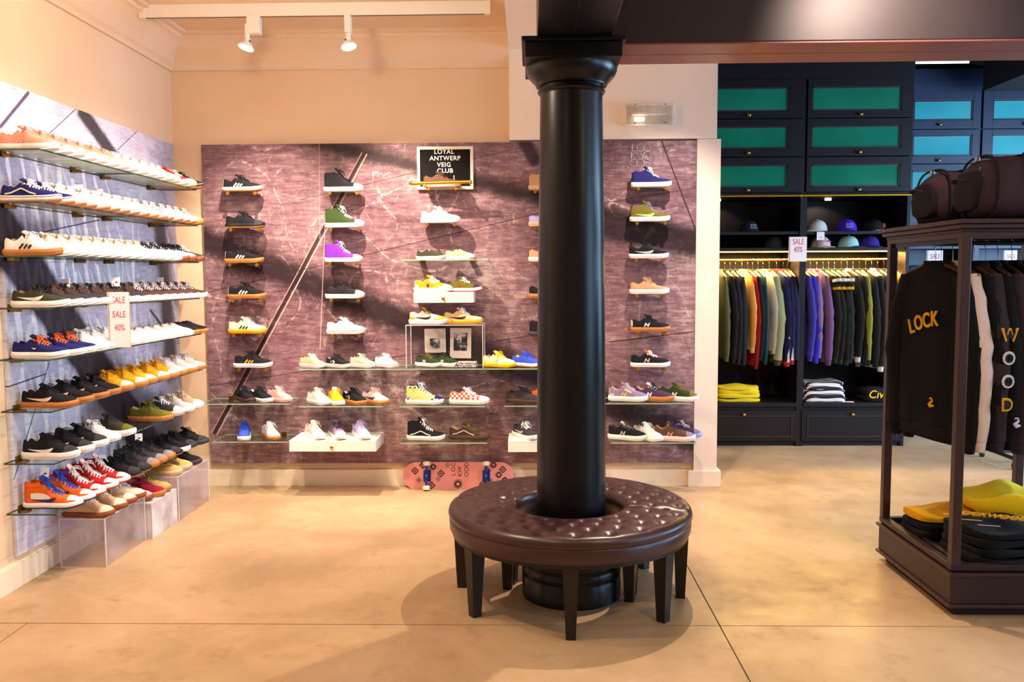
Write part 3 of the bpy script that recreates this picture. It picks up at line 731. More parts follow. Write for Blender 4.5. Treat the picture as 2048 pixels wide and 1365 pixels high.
placed(7, [(4.28, 'orange and white high-top with blue laces', ob), (4.41, 'orange and white high-top with blue laces', ob), (4.54, 'red and white high-top with white laces', rw_), (4.67, 'red and white high-top with white laces', rw_), (4.81, 'red and white high-top with white laces', rw_),
    (4.96, 'black sneaker with gum sole', bl), (5.09, 'black sneaker with gum sole', bl), (5.22, 'grey-black leather mid-top with gum sole', bs), (5.34, 'grey-black leather mid-top with gum sole', bs), (5.46, 'grey-black leather mid-top with gum sole', bs), (5.58, 'black sneaker with gum sole', bl),
    (5.70, 'black sneaker with white sole', dict(up='blk', lace='blk', sole='wht')), (5.82, 'black leather sneaker with black sole', dict(up='blk', lace='blk', sole='char', toe='char')), (5.95, 'black leather sneaker with black sole', dict(up='blk', lace='blk', sole='char', toe='char', dx=.03))])
# --- acrylic plinths with shoes along the floor
def acrylic_box(x0, x1, y0, y1, z0, z1, label, m=ACRYL, group='clear acrylic display boxes', th=.006):
    t = thing('acrylic_box', label, 'display box', ((x0+x1)/2, (y0+y1)/2, z0), group=group)
    a, b, h = (x1-x0)/2, (y1-y0)/2, z1-z0
    MB().slab(-a, a, -b, b, h-th, h).build('top_sheet', [m, AEDGE], t)
    for s in (-1, 1):
        MB().box(s*a-th/2*(1+s), s*a+th/2*(1-s), -b, b, 0, h-th).build('side_sheet', [m], t)
        MB().box(-a+th, a-th, s*b-th/2*(1+s), s*b+th/2*(1-s), 0, h-th).build('side_sheet', [m], t)
    for sx in (-1, 1):
        for sy in (-1, 1): MB().box(sx*a-.003, sx*a+.003, sy*b-.003, sy*b+.003, 0, h).build('edge_seam', AEDGE, t)
    return t
acrylic_box(-2.63, -2.375, 4.54, 5.02, 0, .275, 'clear acrylic box under the beige gum-soled sneakers')
acrylic_box(-2.63, -2.34, 5.04, 5.40, 0, .225, 'frosted white acrylic box under the red sneakers', ACRYLW)
acrylic_box(-2.63, -2.335, 5.42, 5.95, 0, .30, 'clear acrylic box in the corner under wheat sneakers')
bg = dict(up='sand', lace='cream', sole='gumd', toe='cream', heel='mauve')
placed(7, [(4.60, 'beige suede sneaker with brown gum sole', dict(bg, dx=.02)), (4.73, 'beige suede sneaker with brown gum sole', dict(bg, dx=.02)), (4.85, 'beige suede sneaker with brown gum sole', dict(bg, dx=.02)), (4.96, 'white sneaker with brown gum sole', dict(up='cream', lace='wht', sole='gumd', dx=.02))], z=.275, where='on the nearest floor box')
placed(7, [(5.10, 'pink sneaker with brown gum sole', dict(up='pink', lace='crim', sole='gumd')), (5.21, 'crimson sneaker with gum sole', dict(up='crim', lace='crim', sole='gum', dx=.03)), (5.33, 'wheat sneaker with gum sole and olive laces', dict(up='wheat', lace='olive', sole='gum', dx=.02))], z=.225, where='on the middle floor box')
placed(7, [(5.50, 'wheat suede sneaker with pale gum sole', dict(up='wheat', lace='olive', sole='sand', dx=.03)), (5.64, 'wheat suede sneaker with pale gum sole', dict(up='wheat', lace='olive', sole='sand', dx=.03)), (5.80, 'black leather shoe with black sole', dict(up='blk', lace='blk', sole='char', dx=.04))], z=.30, where='on the corner floor box')
# --- price tags and sign on the left wall
def price_tag(loc, rz, tilt, label, w_=.045, h_=.06):
    t = thing('price_tag', label, 'price tag', loc, rot=(R_(tilt), 0, R_(rz)), group='paper price tags on shoes')
    MB().box(-w_/2, w_/2, -.0007, .0007, 0, h_).build('card', mat('#efe4e0', .8), t)
    MB().box(-.004, .010, -.0014, -.0006, h_*.35, h_*.5).build('printed_mark', mat('#2b2326', .8), t)
for (i, y, dx, tl, tx) in ((1, 4.72, .12, -35, 'eighth'), (1, 4.98, .10, -30, 'tenth'), (3, 4.52, .13, -40, 'third'), (3, 5.02, .16, -20, 'seventh'), (3, 5.42, .12, -35, 'tenth'), (3, 5.72, .12, -30, 'twelfth'), (7, 4.36, .06, -25, 'second'), (7, 5.36, .10, -40, 'ninth')):
    zz = SZ[i] + (.098 if i != 7 else .135)
    price_tag((XH+dx, y, zz), 25, tl, f'white paper price tag by the {tx} shoe of the {rown[i]} left-wall shelf')
PAPER = mat('#f1e2e0', .8); PINKT = mat('#d2566e', .8)
def sale_sign(loc, rz, w_, h_, label, lines, name='sale_sign', bg=PAPER, tc=PINKT):
    t = thing(name, label, 'sign', loc, R_(rz))
    MB().box(-w_/2, w_/2, -.001, .001, 0, h_).build('paper', bg, t)
    MB().box(-w_/2-.012, w_/2+.004, .002, .006, -.003, h_+.003).build('holder', mat('#d9bd98', .4), t)
    for body, size, fz in lines: text(body, size, tc, t, (0, -.0016, h_*fz), scale=(.82, 1.25, 1))
    return t
p = atX(241, 690, -2.352)
sale_sign((-2.352, p.y, 1.215), 10, .105, .315, 'tall pink-lettered sale sign hanging in front of the left shelves', [('SALE', .042, .86), ('SALE', .042, .60), ('40%', .042, .36)])

# --- back wall shoes on brass pegs
YW = 6.36
BG = 'single sneakers on brass pegs on the mural'
pegm = MB().cyl((0, 0, 0), (0, -.115, 0), .007, 10).mesh('rod', True)
pegc = MB().lathe([(.012, -.004), (.014, 0), (.012, .004)], 14).mesh('end_disc', True)
def peg(x, z, label):
    t = thing('brass_peg', label, 'peg', (x, YW, z), group='brass pegs on the mural')
    obj('rod', pegm, BRASS, t); obj('end_disc', pegc, BRASS, t, (0, -.117, 0), (PI/2, 0, 0))
def wall_shoe(px, py, kind, label, short, yaw=0, **kw):
    p = atY(px, py, 6.27); z = p.z
    sc = kw.pop('sc', 1.0)
    shoe(kind, (p.x-SL/2*sc, 6.29, z), R_(yaw-3), label, group=BG, sc=sc, **kw)
    for dx, nm in ((-.098, 'heel'), (.105, 'toe')): peg(p.x+dx, z-.0155, f'brass peg under the {nm} of the {short}')
wall_shoe(484, 383, 'low', 'black sneaker with three white stripes and white sole, top of the leftmost mural column', 'topmost left striped shoe', up='blk', lace='blk', sole='wht', out='gum', mark='stripes', heel='wht')
wall_shoe(490, 456, 'low', 'all-black sneaker on pegs with a thin gum outsole', 'all-black pegged shoe', up='blk', lace='blk', sole='blk', out='gum', toe='char')
wall_shoe(488, 526, 'low', 'black three-striped sneaker on a gum sole, third down in the leftmost column', 'third striped shoe down', up='blk', lace='blk', sole='gum', mark='stripes', heel='wht')
wall_shoe(494, 597, 'low', 'black three-striped sneaker on a gum sole, fourth down in the leftmost column', 'fourth striped shoe down', up='blk', lace='blk', sole='gum', mark='stripes', heel='wht')
wall_shoe(495, 667, 'low', 'cream sneaker with green stripes and amber gum sole on pegs', 'cream green-striped shoe', up='cream', lace='cream', sole='gold', mark='stripes', mc='green')
wall_shoe(506, 735, 'low', 'black sneaker with yellow stripes and red heel above a white sole', 'black yellow-striped shoe', up='blk', lace='blk', sole='wht', mark='stripes', mc='gold', heel='red')
wall_shoe(687, 383, 'high', 'black canvas high-top with white rubber toe on pegs', 'black high-top', up='blk', lace='blk', sole='wht', toe='wht', fox='lgry')
wall_shoe(689, 455, 'high', 'dark green canvas high-top with white rubber toe on pegs', 'dark green high-top', up='green', lace='wht', sole='wht', toe='wht')
wall_shoe(687, 524, 'high', 'bright purple high-top with white laces and white sole', 'purple high-top', up='purp', lace='wht', sole='wht', toe='wht', sc=.95)
wall_shoe(690, 597, 'low', 'black low canvas sneaker with white rubber toe on pegs', 'black low canvas shoe', up='blk', lace='blk', sole='wht', toe='wht')
wall_shoe(692, 668, 'low', 'plain white low sneaker on pegs below the black canvas one', 'plain white pegged shoe', up='wht', lace='wht', sole='wht', fox='red')
wall_shoe(884, 374, 'skate', 'brown suede sneaker with dark swoosh in front of the letter board', 'brown suede shoe', up='brn', lace='brn', sole='lpnk', mark='swoosh', mc='cocoa', sc=.95)
wall_shoe(881, 446, 'low', 'cream white sneaker on pegs below the letter board', 'cream shoe below the letter board', up='cream', lace='cream', sole='wht')
wall_shoe(1097, 380, 'mid', 'tan mid-top sneaker half hidden behind the column', 'tan mid-top by the column', up='tan', lace='tan', sole='sand')
wall_shoe(1097, 453, 'slip', 'lavender slip-on half hidden behind the column', 'lavender slip-on', up='lav', sole='sand')
wall_shoe(1097, 523, 'low', 'tan and cream sneaker half hidden behind the column', 'tan cream shoe by the column', up='tan', lace='cream', sole='wht')
wall_shoe(1097, 596, 'low', 'black and white gum-soled sneaker half hidden behind the column', 'black gum shoe by the column', up='blk', lace='wht', sole='gum', tng='wht', heel='blk')
wall_shoe(1097, 672, 'mid', 'black and red mid-top half hidden behind the column', 'black red mid-top', up='blk', lace='red', sole='char', lin_='red', tng='red')
wall_shoe(1303, 374, 'mid', 'navy mid-top with white laces and thick white sole, top of the right column', 'navy mid-top', up='navy', lace='wht', sole='wht')
wall_shoe(1300, 443, 'mid', 'olive suede mid-top with a cream swoosh', 'olive suede mid-top', up='olive', lace='gry', sole='wht', mark='swoosh', mc='lemon')
wall_shoe(1298, 517, 'skate', 'black strapped sneaker with outlined white swoosh', 'black strapped shoe', up='blk', lace='char', sole='wht', mark='swoosh', mc='lgry')
wall_shoe(1299, 588, 'skate', 'tan suede sneaker with white sole in the right column', 'tan suede shoe', up='tan', lace='tan', sole='wht')
wall_shoe(1301, 663, 'low', 'black sneaker with white N and gum sole in the right column', 'gum-soled N shoe', up='blk', lace='blk', sole='gum', mark='N', heel='wht')
wall_shoe(1301, 734, 'low', 'black sneaker with grey N and white sole in the right column', 'white-soled N shoe', up='blk', lace='wht', sole='wht', mark='N', mc='lgry', tng='orng')

# --- letter board and gold bar
a = atY(834, 294, 6.35); b = atY(947, 379, 6.35)
lb = thing('letter_board', 'black letter board in a pale frame reading LOYAL ANTWERP VEIG CLUB', 'sign', ((a.x+b.x)/2, 6.358, b.z))
W2, H2 = (b.x-a.x)/2, a.z-b.z
FRM = mat('#efdcc6', .5)
MB().box(-W2+.015, W2-.015, -.012, 0, .015, H2-.015).build('felt', mat('#15110f', .9, 0, .2, 40), lb)
for x0, x1, z0, z1 in ((-W2, W2, 0, .022), (-W2, W2, H2-.022, H2), (-W2, -W2+.022, .022, H2-.022), (W2-.022, W2, .022, H2-.022)): MB().box(x0, x1, -.022, 0, z0, z1).build('frame_rail', FRM, lb, bevel=.002)
WT = mat('#f4efe6', .6)
for i, (tx, px, py) in enumerate((('LOYAL', 888, 304), ('ANTWERP', 890, 317), ('VEIG', 888, 330), ('CLUB', 890, 342), ('I', 908, 356))):
    p = atY(px, py, 6.345); text(tx, .046, WT, lb, (p.x-lb.location.x, -.0135, p.z-lb.location.z), extrude=.0015, bold=.0006, spacing=1.1)
p = atY(882, 367, 6.20); q = atY(822, 367, 6.20); r = atY(941, 364, 6.20)
gb = thing('brass_bar', 'thick brass bar across the pegs before the brown suede shoe', 'bar', (p.x, 6.20, p.z))
MB().cyl((q.x-p.x, 0, 0), (r.x-p.x, 0, .01), .013, 14).build('rod', BRASS, gb, smooth=True)
for s in (q.x-p.x, r.x-p.x): MB().sphere((s, 0, .005), .016, 10).build('end_knob', BRASS, gb, smooth=True)
for s in (-.12, .13): MB().box(s-.008, s+.008, -.01, .155, -.022, -.006).build('support_arm', BRASS, gb, bevel=.002)

# --- back wall shelves
def back_shelf(x0, x1, yfront, label, depth=.3, brk=(.2, .8)):
    a = atY(x0, yfront, YW-depth); b = atY(x1, yfront, YW-depth); z = (a.z+b.z)/2+.004
    glass_shelf(a.x, b.x, YW-depth, YW-.001, z, label, 'glass shelves on the back mural', brk, 'x', YW)
    return z
Z520 = back_shelf(803, 976, 520, 'small glass shelf below the cream pegged sneaker', .22)
Z738 = back_shelf(597, 1120, 739, 'long glass shelf running under the clear acrylic case', .30, (.06, .3, .5, .72, .93))
ZA1 = back_shelf(400, 578, 809, 'upper glass shelf at the left end of the mural, three sneakers on it')
ZA2 = back_shelf(598, 765, 814, 'glass shelf with the yellow sneaker, above the white drawer box')
ZA3 = back_shelf(799, 970, 814, 'glass shelf with the two checkered sneakers')
ZA4 = back_shelf(1008, 1150, 813, 'glass shelf behind the column with a black sneaker')
ZA5 = back_shelf(1200, 1384, 808, 'upper glass shelf at the right end with three N sneakers')
ZB1 = back_shelf(424, 575, 885, 'lower glass shelf at the left end with the blue sneaker')
ZB3 = back_shelf(799, 974, 887, 'lower glass shelf with the black and brown wave-striped shoes')
ZB5 = back_shelf(1222, 1392, 887, 'lower glass shelf at the right end with four sneakers')
def drawer_box(x0, x1, yt, yb, depth, label):
    a = atY(x0, yt, YW-depth); b = atY(x1, yb, YW-depth)
    t = thing('floating_drawer', label, 'drawer', ((a.x+b.x)/2, YW-depth, b.z)); w2, h = (b.x-a.x)/2, a.z-b.z
    MB().box(-w2, w2, .018, depth-.001, 0, h).build('body', WHITEP, t, bevel=.003)
    MB().box(-w2, w2, 0, .016, 0, h).build('drawer_front', WHITEP, t, bevel=.003)
    MB().lathe([(.006, 0), (.006, .012), (.013, .018), (.014, .024), (.009, .029)], 14).build('knob', BRASS, t, smooth=True, loc=(0, 0, h*.42), rot=(PI/2, 0, 0))
    return a.z
ZD = drawer_box(578, 752, 882, 904, .34, 'wide white floating drawer with a brass knob, three pale sneakers on top')
ZD2 = drawer_box(1016, 1150, 882, 905, .30, 'white floating drawer partly behind the column')
ZD3 = drawer_box(827, 947, 585, 606, .20, 'small white floating drawer below the small glass shelf')
SG = 'sneakers on the back wall shelves'
def shelf_shoe(px, z, kind, yaw, label, Y=6.19, sc=1.0, **kw):
    d = ray(px, 700); x = (CAM + d*((Y)/d.y)).x; a = R_(yaw)
    shoe(kind, (x-math.cos(a)*SL/2*sc, Y-math.sin(a)*SL/2*sc, z+.0005), a, label, group=SG, sc=sc, **kw)
shelf_shoe(865, Z520, 'slip', -20, 'dark olive slip-on with white sole on the small glass shelf', Y=6.23, up='camo', sole='wht', lin_='wht', sc=.8)
shelf_shoe(922, Z520, 'slip', -22, 'tan slip-on with white toe on the small glass shelf', Y=6.23, up='sand', sole='wht', toe='wht', sc=.8)
shelf_shoe(868, ZD3, 'low', -12, 'grey and yellow skate shoe with purple badge on the small drawer', Y=6.25, up='gold', ov='lgry', lace='wht', sole='wht', mark='patch', mc='plum', toe='lgry', heel='lgry')
shelf_shoe(930, ZD3, 'low', -12, 'olive, black and red skate shoe on the small drawer', Y=6.25, up='olive', lace='wht', sole='wht', out='red', mark='patch', mc='red', toe='char', heel='blk', sc=.9)
shelf_shoe(625, Z738, 'low', -28, 'tan sneaker with white laces at the left end of the long shelf', up='sand', lace='wht', sole='wht', fox='gumd', sc=.8, heel='lpnk')
shelf_shoe(677, Z738, 'low', -32, 'black sneaker with white star mark on the long shelf', up='blk', lace='blk', sole='wht', mark='chev', fox='crim', sc=.8, heel='wht')
shelf_shoe(725, Z738, 'low', -30, 'sage green sneaker on the long shelf', up='sage', lace='sage', sole='wht', fox='gumd', sc=.8, heel='wht')
shelf_shoe(773, Z738, 'low', -40, 'white sneaker at the left of the acrylic case', up='wht', lace='wht', sole='wht', fox='crim', sc=.8)
shelf_shoe(857, Z738, 'run', -32, 'olive green sneaker with white N, left one in the acrylic case', up='green', lace='olive', sole='wht', mark='N', heel='blk', sc=.78, Y=6.23)
shelf_shoe(893, Z738, 'run', -32, 'olive green sneaker with white N, right one in the acrylic case', up='green', lace='blk', sole='wht', mark='N', heel='blk', sc=.78, Y=6.23)
shelf_shoe(999, Z738, 'low', -30, 'pale yellow and white sneaker with bright yellow sole', up='cream', ov='lemon', lace='yel', sole='yel', tng='lemon', heel='lemon', sc=.93)
shelf_shoe(1055, Z738, 'low', -35, 'blue suede sneaker next to the column on the long shelf', up='roy', lace='blue', sole='wht', out='gum', sc=.9)
shelf_shoe(488, ZA1, 'low', -48, 'black sneaker with brown sole at the left of the upper left shelf', up='blk', lace='blk', sole='cocoa', sc=.9)
shelf_shoe(520, ZA1, 'low', -40, 'black sneaker with white sole in the middle of the upper left shelf', up='blk', lace='blk', sole='wht', heel='wht', sc=.9)
shelf_shoe(557, ZA1, 'low', -35, 'all-pink sneaker on the upper left shelf', up='pink', lace='pink', sole='pink', sc=.88)
shelf_shoe(636, ZA2, 'low', -45, 'white leather sneaker beside the yellow one', up='wht', lace='wht', sole='wht', sc=.95)
shelf_shoe(670, ZA2, 'low', -62, 'bright yellow sneaker with white tongue and sole', up='yel', lace='yel', sole='wht', tng='wht', sc=.95)
shelf_shoe(708, ZA2, 'low', -45, 'black suede sneaker with white marks and gum sole', up='blk', lace='blk', sole='gum', mark='chev', heel='wht', sc=.95)
shelf_shoe(750, ZA2, 'low', -40, 'off-white sneaker with gum sole and purple heel lining', up='lpnk', lace='lpnk', sole='gum', lin_='purp', mark='swoosh', mc='plum', sc=.95)
shelf_shoe(848, ZA3, 'high', -8, 'high-top with blue check collar and pale yellow side', up='lemon', ov='bluecheck', lace='wht', sole='wht', toe='navy', heel='bluecheck', tng='bluecheck', lin_='navy', mark='wave', mc='wht', sc=.98)
shelf_shoe(938, ZA3, 'skate', -8, 'white low shoe with red checkered sides', up='redcheck', lace='wht', sole='wht', toe='wht', tng='wht', sc=1.02)
shelf_shoe(1048, ZA4, 'low', -25, 'black suede sneaker beside the column on the glass shelf', up='char', lace='char', sole='cocoa')
shelf_shoe(1100, ZA4, 'low', -25, 'orange sneaker mostly hidden behind the column', up='orng', lace='orng', sole='wht')
shelf_shoe(1257, ZA5, 'run', -15, 'lilac grey sneaker with yellow N and white sole', up='mauve', ov='lgry', lace='lgry', sole='wht', mark='N', mc='yel', heel='lgry')
shelf_shoe(1308, ZA5, 'run', -18, 'black and plum sneaker with white N and gum sole', up='plum', lace='blk', sole='gum', mark='N', heel='blk', tng='wht')
shelf_shoe(1358, ZA5, 'run', -18, 'olive and black sneaker with white N and yellow heel', up='green', lace='olive', sole='wht', mark='N', heel='gold', toe='olive')
shelf_shoe(484, ZB1, 'low', -75, 'blue suede sneaker with white sole facing forward', up='roy', lace='blue', sole='wht', sc=.98)
shelf_shoe(537, ZB1, 'low', -55, 'white sneaker with gum sole on the lower left shelf', up='wht', lace='wht', sole='gum', sc=.98)
shelf_shoe(626, ZD, 'low', -55, 'pale pink sneaker at the left of the wide white drawer', up='lpnk', lace='lpnk', sole='wht', heel='pink', sc=.98, Y=6.15)
shelf_shoe(671, ZD, 'low', -62, 'purple and white sneaker in the middle of the wide white drawer', up='mauve', lace='plum', sole='wht', toe='wht', sc=.98, Y=6.15)
shelf_shoe(719, ZD, 'low', -62, 'lilac and white sneaker at the right of the wide white drawer', up='lil', lace='lil', sole='wht', toe='wht', sc=.98, Y=6.15)
shelf_shoe(850, ZB3, 'high', -8, 'black suede high-top with white wave stripe and white sole', up='blk', lace='wht', sole='wht', mark='wave', sc=.98)
shelf_shoe(937, ZB3, 'skate', -8, 'brown low shoe with pale wave stripe and brown sole', up='cocoa', lace='olive', sole='cocoa', mark='wave', mc='lgry', toe='brn', sc=1.04)
shelf_shoe(1050, ZD2, 'low', -58, 'black and grey sneaker with white sole on the drawer beside the column', up='char', lace='wht', sole='wht', mark='swoosh', mc='lgry', Y=6.18)
shelf_shoe(1256, ZB5, 'run', -22, 'black sneaker with outlined N on the lower right shelf', up='blk', lace='brn', sole='wht', mark='N', mc='lgry', tng='lgry')
shelf_shoe(1297, ZB5, 'low', -55, 'plain white sneaker on the lower right shelf', up='wht', lace='wht', sole='wht')
shelf_shoe(1350, ZB5, 'run', -14, 'brown sneaker with tan N and orange heel', up='brn', lace='navy', sole='lpnk', mark='N', mc='tan', heel='orng', toe='mauve', Y=6.15, sc=1.05)
shelf_shoe(1368, ZB5, 'run', -14, 'slate grey runner standing behind the brown one', up='plum', lace='lgry', sole='sky', toe='mauve', Y=6.28, sc=.95)
# --- acrylic case with photos
a = atY(813, 738, 6.10); b = atY(966, 738, 6.10); c = atY(890, 650, 6.10)
acrylic_box(a.x, b.x, 6.10, 6.355, Z738+.0005, c.z, 'clear acrylic case on the long shelf holding photos and green sneakers', thin_glass('case_acrylic', '#ffffff', .06))
shelf_shoe(858, c.z, 'low', -10, 'amber and white sneaker with black swoosh on top of the acrylic case', Y=6.22, up='wht', ov='gold', heel='gold', tng='gold', lace='char', sole='wht', mark='swoosh', mc='blk', toe='gold')
shelf_shoe(927, c.z, 'skate', -10, 'white and tan sneaker with black swoosh on the acrylic case', Y=6.22, up='sand', lace='wht', sole='gold', mark='swoosh', mc='blk', toe='wht')
def photo_mat(seed):
    n = NT('photo_print'); mp = n.n('ShaderNodeMapping'); mp.inputs['Location'].default_value = (seed, seed, 0); n.l(n.co.outputs['Object'], mp.inputs[0])
    n.l(n.ramp(n.noise(18, 4, .6, mp.outputs[0]), [(.42, '#1d1a1c'), (.5, '#6a6466'), (.58, '#d8d0cc')]), n.b.inputs['Base Color']); n.b.inputs['Roughness'].default_value = .4; return n.m
for k, (x0, x1, y0, y1, u0, u1, v0, v1, lab) in enumerate(((849, 892, 658, 706, .25, .72, .18, .60, 'white-bordered photo print at the left inside the acrylic case'), (899, 942, 657, 717, .17, .82, .25, .84, 'larger white-bordered photo print at the right inside the acrylic case'))):
    a = atY(x0, y0, 6.33); b = atY(x1, y1, 6.33); W_, H_ = b.x-a.x, a.z-b.z
    t = thing('photo_print', lab, 'photo', ((a.x+b.x)/2, 6.335, b.z), rot=(R_(-3), R_(1 if k else -1), 0))
    MB().box(-W_/2, W_/2, -.001, .001, 0, H_).build('paper', mat('#efe4da', .6), t)
    MB().box(-W_/2+W_*u0, -W_/2+W_*u1, -.002, -.001, H_*v0, H_*v1).build('picture', photo_mat(k*3.7+1), t)
n = NT('paisley_cloth'); n.l(n.ramp(n.noise(90, 4, .6, dist=1.5), [(.46, '#171417'), (.5, '#e5dedb')]), n.b.inputs['Base Color']); n.b.inputs['Roughness'].default_value = .9
a = atY(932, 736, 6.18)
t = thing('folded_bandana', 'black and white patterned cloth folded inside the acrylic case', 'bandana', (a.x, 6.20, Z738+.0005))
for k in range(3): MB().box(-.085+.004*k, .085-.004*k, -.05, .05, .0125*k, .0125*k+.011).build('fold', n.m, t, bevel=.005)

# --- skateboard leaning on the skirting
a = atY(804, 953, 6.27); b = atY(1028, 953, 6.27); xc, ln = (a.x+b.x)/2, b.x-a.x
sk = thing('skateboard', 'pink patterned skateboard leaning on its edge against the skirting board', 'skateboard', (xc, 6.255, .0), rot=(R_(-14), 0, 0))
BW, HL = .205, ln/2
def deckpt(u, v, side):   # u along, v 0..BW up ; side thickness
    bend = .05*max(0, (abs(u)-HL*.62)/(HL*.38))**1.6
    return (u, bend + (.011 if side else 0), v)
ol = []
rr = BW/2
for k in range(25): a_ = -PI/2+PI*k/24; ol.append((HL-rr*1.05+rr*1.05*math.cos(a_), rr+rr*math.sin(a_)))
for k in range(25): a_ = PI/2+PI*k/24; ol.append((-HL+rr*1.05+rr*1.05*math.cos(a_), rr+rr*math.sin(a_)))
# deck as columns for bend
us = sorted({round(u, 5) for u, v in ol} | {HL*(-.55+1.1*k/10) for k in range(11)})
def halfh(u):
    d = abs(u)-(HL-rr*1.05)
    return rr if d <= 0 else rr*math.sqrt(max(0, 1-(d/(rr*1.05))**2))
dk = MB(); dk.loft([[deckpt(u, rr-max(halfh(u), .002), 0), deckpt(u, rr+max(halfh(u), .002), 0), deckpt(u, rr+max(halfh(u), .002), 1), deckpt(u, rr-max(halfh(u), .002), 1)] for u in us])
PINKB = mat('#e08c86', .45, 0, .5, 12, .12, .02); INK = mat('#3a1a1c', .5); INKG = mat('#7d5a58', .5)
dk.build('deck', PINKB, sk, smooth=True)
def onb(u, v): p = deckpt(u, v, 0); return (p[0], p[1]-.0012, p[2])
def diamond(u, v, s, m, s0=0):
    mb_ = MB(); o = [(u-s, v), (u, v-s), (u+s, v), (u, v+s)]
    if s0:
        i_ = [(u-s0, v), (u, v-s0), (u+s0, v), (u, v+s0)]
        for k in range(4): mb_.add([onb(*o[k]), onb(*o[(k+1)%4]), onb(*i_[(k+1)%4]), onb(*i_[k])], [(0,1,2,3)])
    else: mb_.add([onb(*q) for q in o], [(0,1,2,3)])
    mb_.build('printed_motif', m, sk)
def ringm(u, v, r0, r1, m):
    mb_ = MB(); k = 16
    for j in range(k):
        a0_, a1_ = 2*PI*j/k, 2*PI*(j+1)/k
        mb_.add([onb(u+r0*math.cos(a0_), v+r0*math.sin(a0_)), onb(u+r1*math.cos(a0_), v+r1*math.sin(a0_)), onb(u+r1*math.cos(a1_), v+r1*math.sin(a1_)), onb(u+r0*math.cos(a1_), v+r0*math.sin(a1_))], [(0,1,2,3)])
    mb_.build('printed_motif', m, sk)
def hatch(u, v, s):
    mb_ = MB()
    for k in range(-3, 4):
        h_ = s*(1-abs(k)/4); x_ = u+k*s/4
        mb_.add([onb(x_-.0016, v-h_), onb(x_+.0016, v-h_), onb(x_+.0016, v+h_), onb(x_-.0016, v+h_)], [(0,1,2,3)])
    mb_.build('printed_motif', INKG, sk)
motif = [(-.33, .14, 'd'), (-.30, .07, 'h'), (-.27, .185, 'd'), (-.24, .10, 'r'), (-.20, .03, 'd'), (-.19, .17, 'r'), (-.15, .08, 'h'), (-.13, .12, 'd'), (-.08, .185, 'h'), (.0, .04, 'R'), (.22, .14, 'd'), (.19, .04, 'd'), (.25, .06, 'h'), (.27, .185, 'r'), (.31, .11, 'r'), (.34, .15, 'd'), (.355, .07, 'r')]
for u, v, k in motif:
    if k == 'd': diamond(u, v, .030, INK, .018); diamond(u, v, .010, INK)
    elif k == 'h': hatch(u, v, .024)
    elif k == 'r': ringm(u, v, .010, .022, INK); diamond(u, v, .030, INKG, .027)
    else: ringm(u, v, .012, .028, INK); ringm(u, v, .033, .036, INK)
lgb = bpy.data.objects.new('printed_logo', None)
for row, txt in enumerate(('LOC', 'KW', 'OOD')):
    for c_, ch in enumerate(txt):
        cx, cz = -.035+row*.05, .112+c_*.038
        o = text(ch, .045, INK, sk, (cx, -.0012, cz), (PI/2, -PI/2, 0), name='printed_letter', extrude=.0002)
bpy.data.objects.remove(lgb)
BLUEM = mat('#1b2f8a', .35, .4); CREAMW = mat('#f0e2bf', .5)
for u in (-.235, .215):
    tk = MB(); tk.box(u-.028, u+.028, -.012, 0, .06, .145).build('base_plate', BLUEM, sk, bevel=.003)
    hg = MB(); hg.tube([(u, -.045, .025), (u, -.045, .18)], .009, 8).box(u-.014, u+.014, -.055, -.01, .075, .13).tube([(u, -.012, .1), (u, -.05, .1)], .016, 8).build('hanger', BLUEM, sk, smooth=True)
    MB().cyl((u, -.062, .102), (u, -.052, .102), .009, 8).build('kingpin_nut', CHROME, sk)
    for v in (.012, .193):
        MB().lathe([(.018, -.017), (.026, -.013), (.027, 0), (.026, .013), (.018, .017)], 20).build('wheel', CREAMW, sk, smooth=True, loc=(u, -.045, v))
# ------------------------------------------------------------------ far cabinets
def green_glass(name, a, b):
    n = NT(name); n.l(n.ramp(n.noise(1.2, 2), [(.35, a), (.65, b)]), n.b.inputs['Base Color'])
    n.b.inputs['Roughness'].default_value = .12; n.b.inputs['Specular IOR Level'].default_value = .7; n.b.inputs['Coat Weight'].default_value = .4; return n.m
GG = green_glass('green_glass', '#0f6a4c', '#137a5c'); GT = green_glass('teal_glass', '#2f9aa0', '#46a8ae')
KN = mat('#b08a52', .3, 1, .5, 30, .1, .02)
knob_me = MB().lathe([(.007, 0), (.007, .012), (.016, .018), (.018, .026), (.012, .034), (.003, .036)], 14).mesh('knob', True)
def fdoor(t, x0, x1, z0, z1, gx0, gx1, gz0, gz1, m, gm, kx, kz, name='door'):
    d = bpy.data.objects.new(name, None); col.objects.link(d); d.parent = t; d.location = (0, -.022, 0)
    for a in ((x0, gx0, z0, z1), (gx1, x1, z0, z1), (gx0, gx1, z0, gz0), (gx0, gx1, gz1, z1)): MB().box(a[0], a[1], 0, .022, a[2], a[3]).build('stile', m, d, bevel=.002)
    bd = .012
    MB().box(gx0, gx1, .004, .012, gz0, gz0+bd).box(gx0, gx1, .004, .012, gz1-bd, gz1).box(gx0, gx0+bd, .004, .012, gz0, gz1).box(gx1-bd, gx1, .004, .012, gz0, gz1).build('bead', BEADM, d)
    MB().box(gx0+bd, gx1-bd, .013, .017, gz0+bd, gz1-bd).build('pane', gm, d)
    obj('knob', knob_me, KN, d, (kx, -.001, kz), (PI/2, 0, 0))
BEADM = mat('#3a2628', .3, 0, .5, 14, .15, .02)
CAB = mat('#150c0d', .45, 0, .3, 10, .3, .05); CABB = mat('#16233f', .42, 0, .5, 10, .2, .05); CABI = mat('#180e0e', .6, 0, .25, 10, .25, .04)  # CABB: blue of the window daylight painted into the cabinet colour
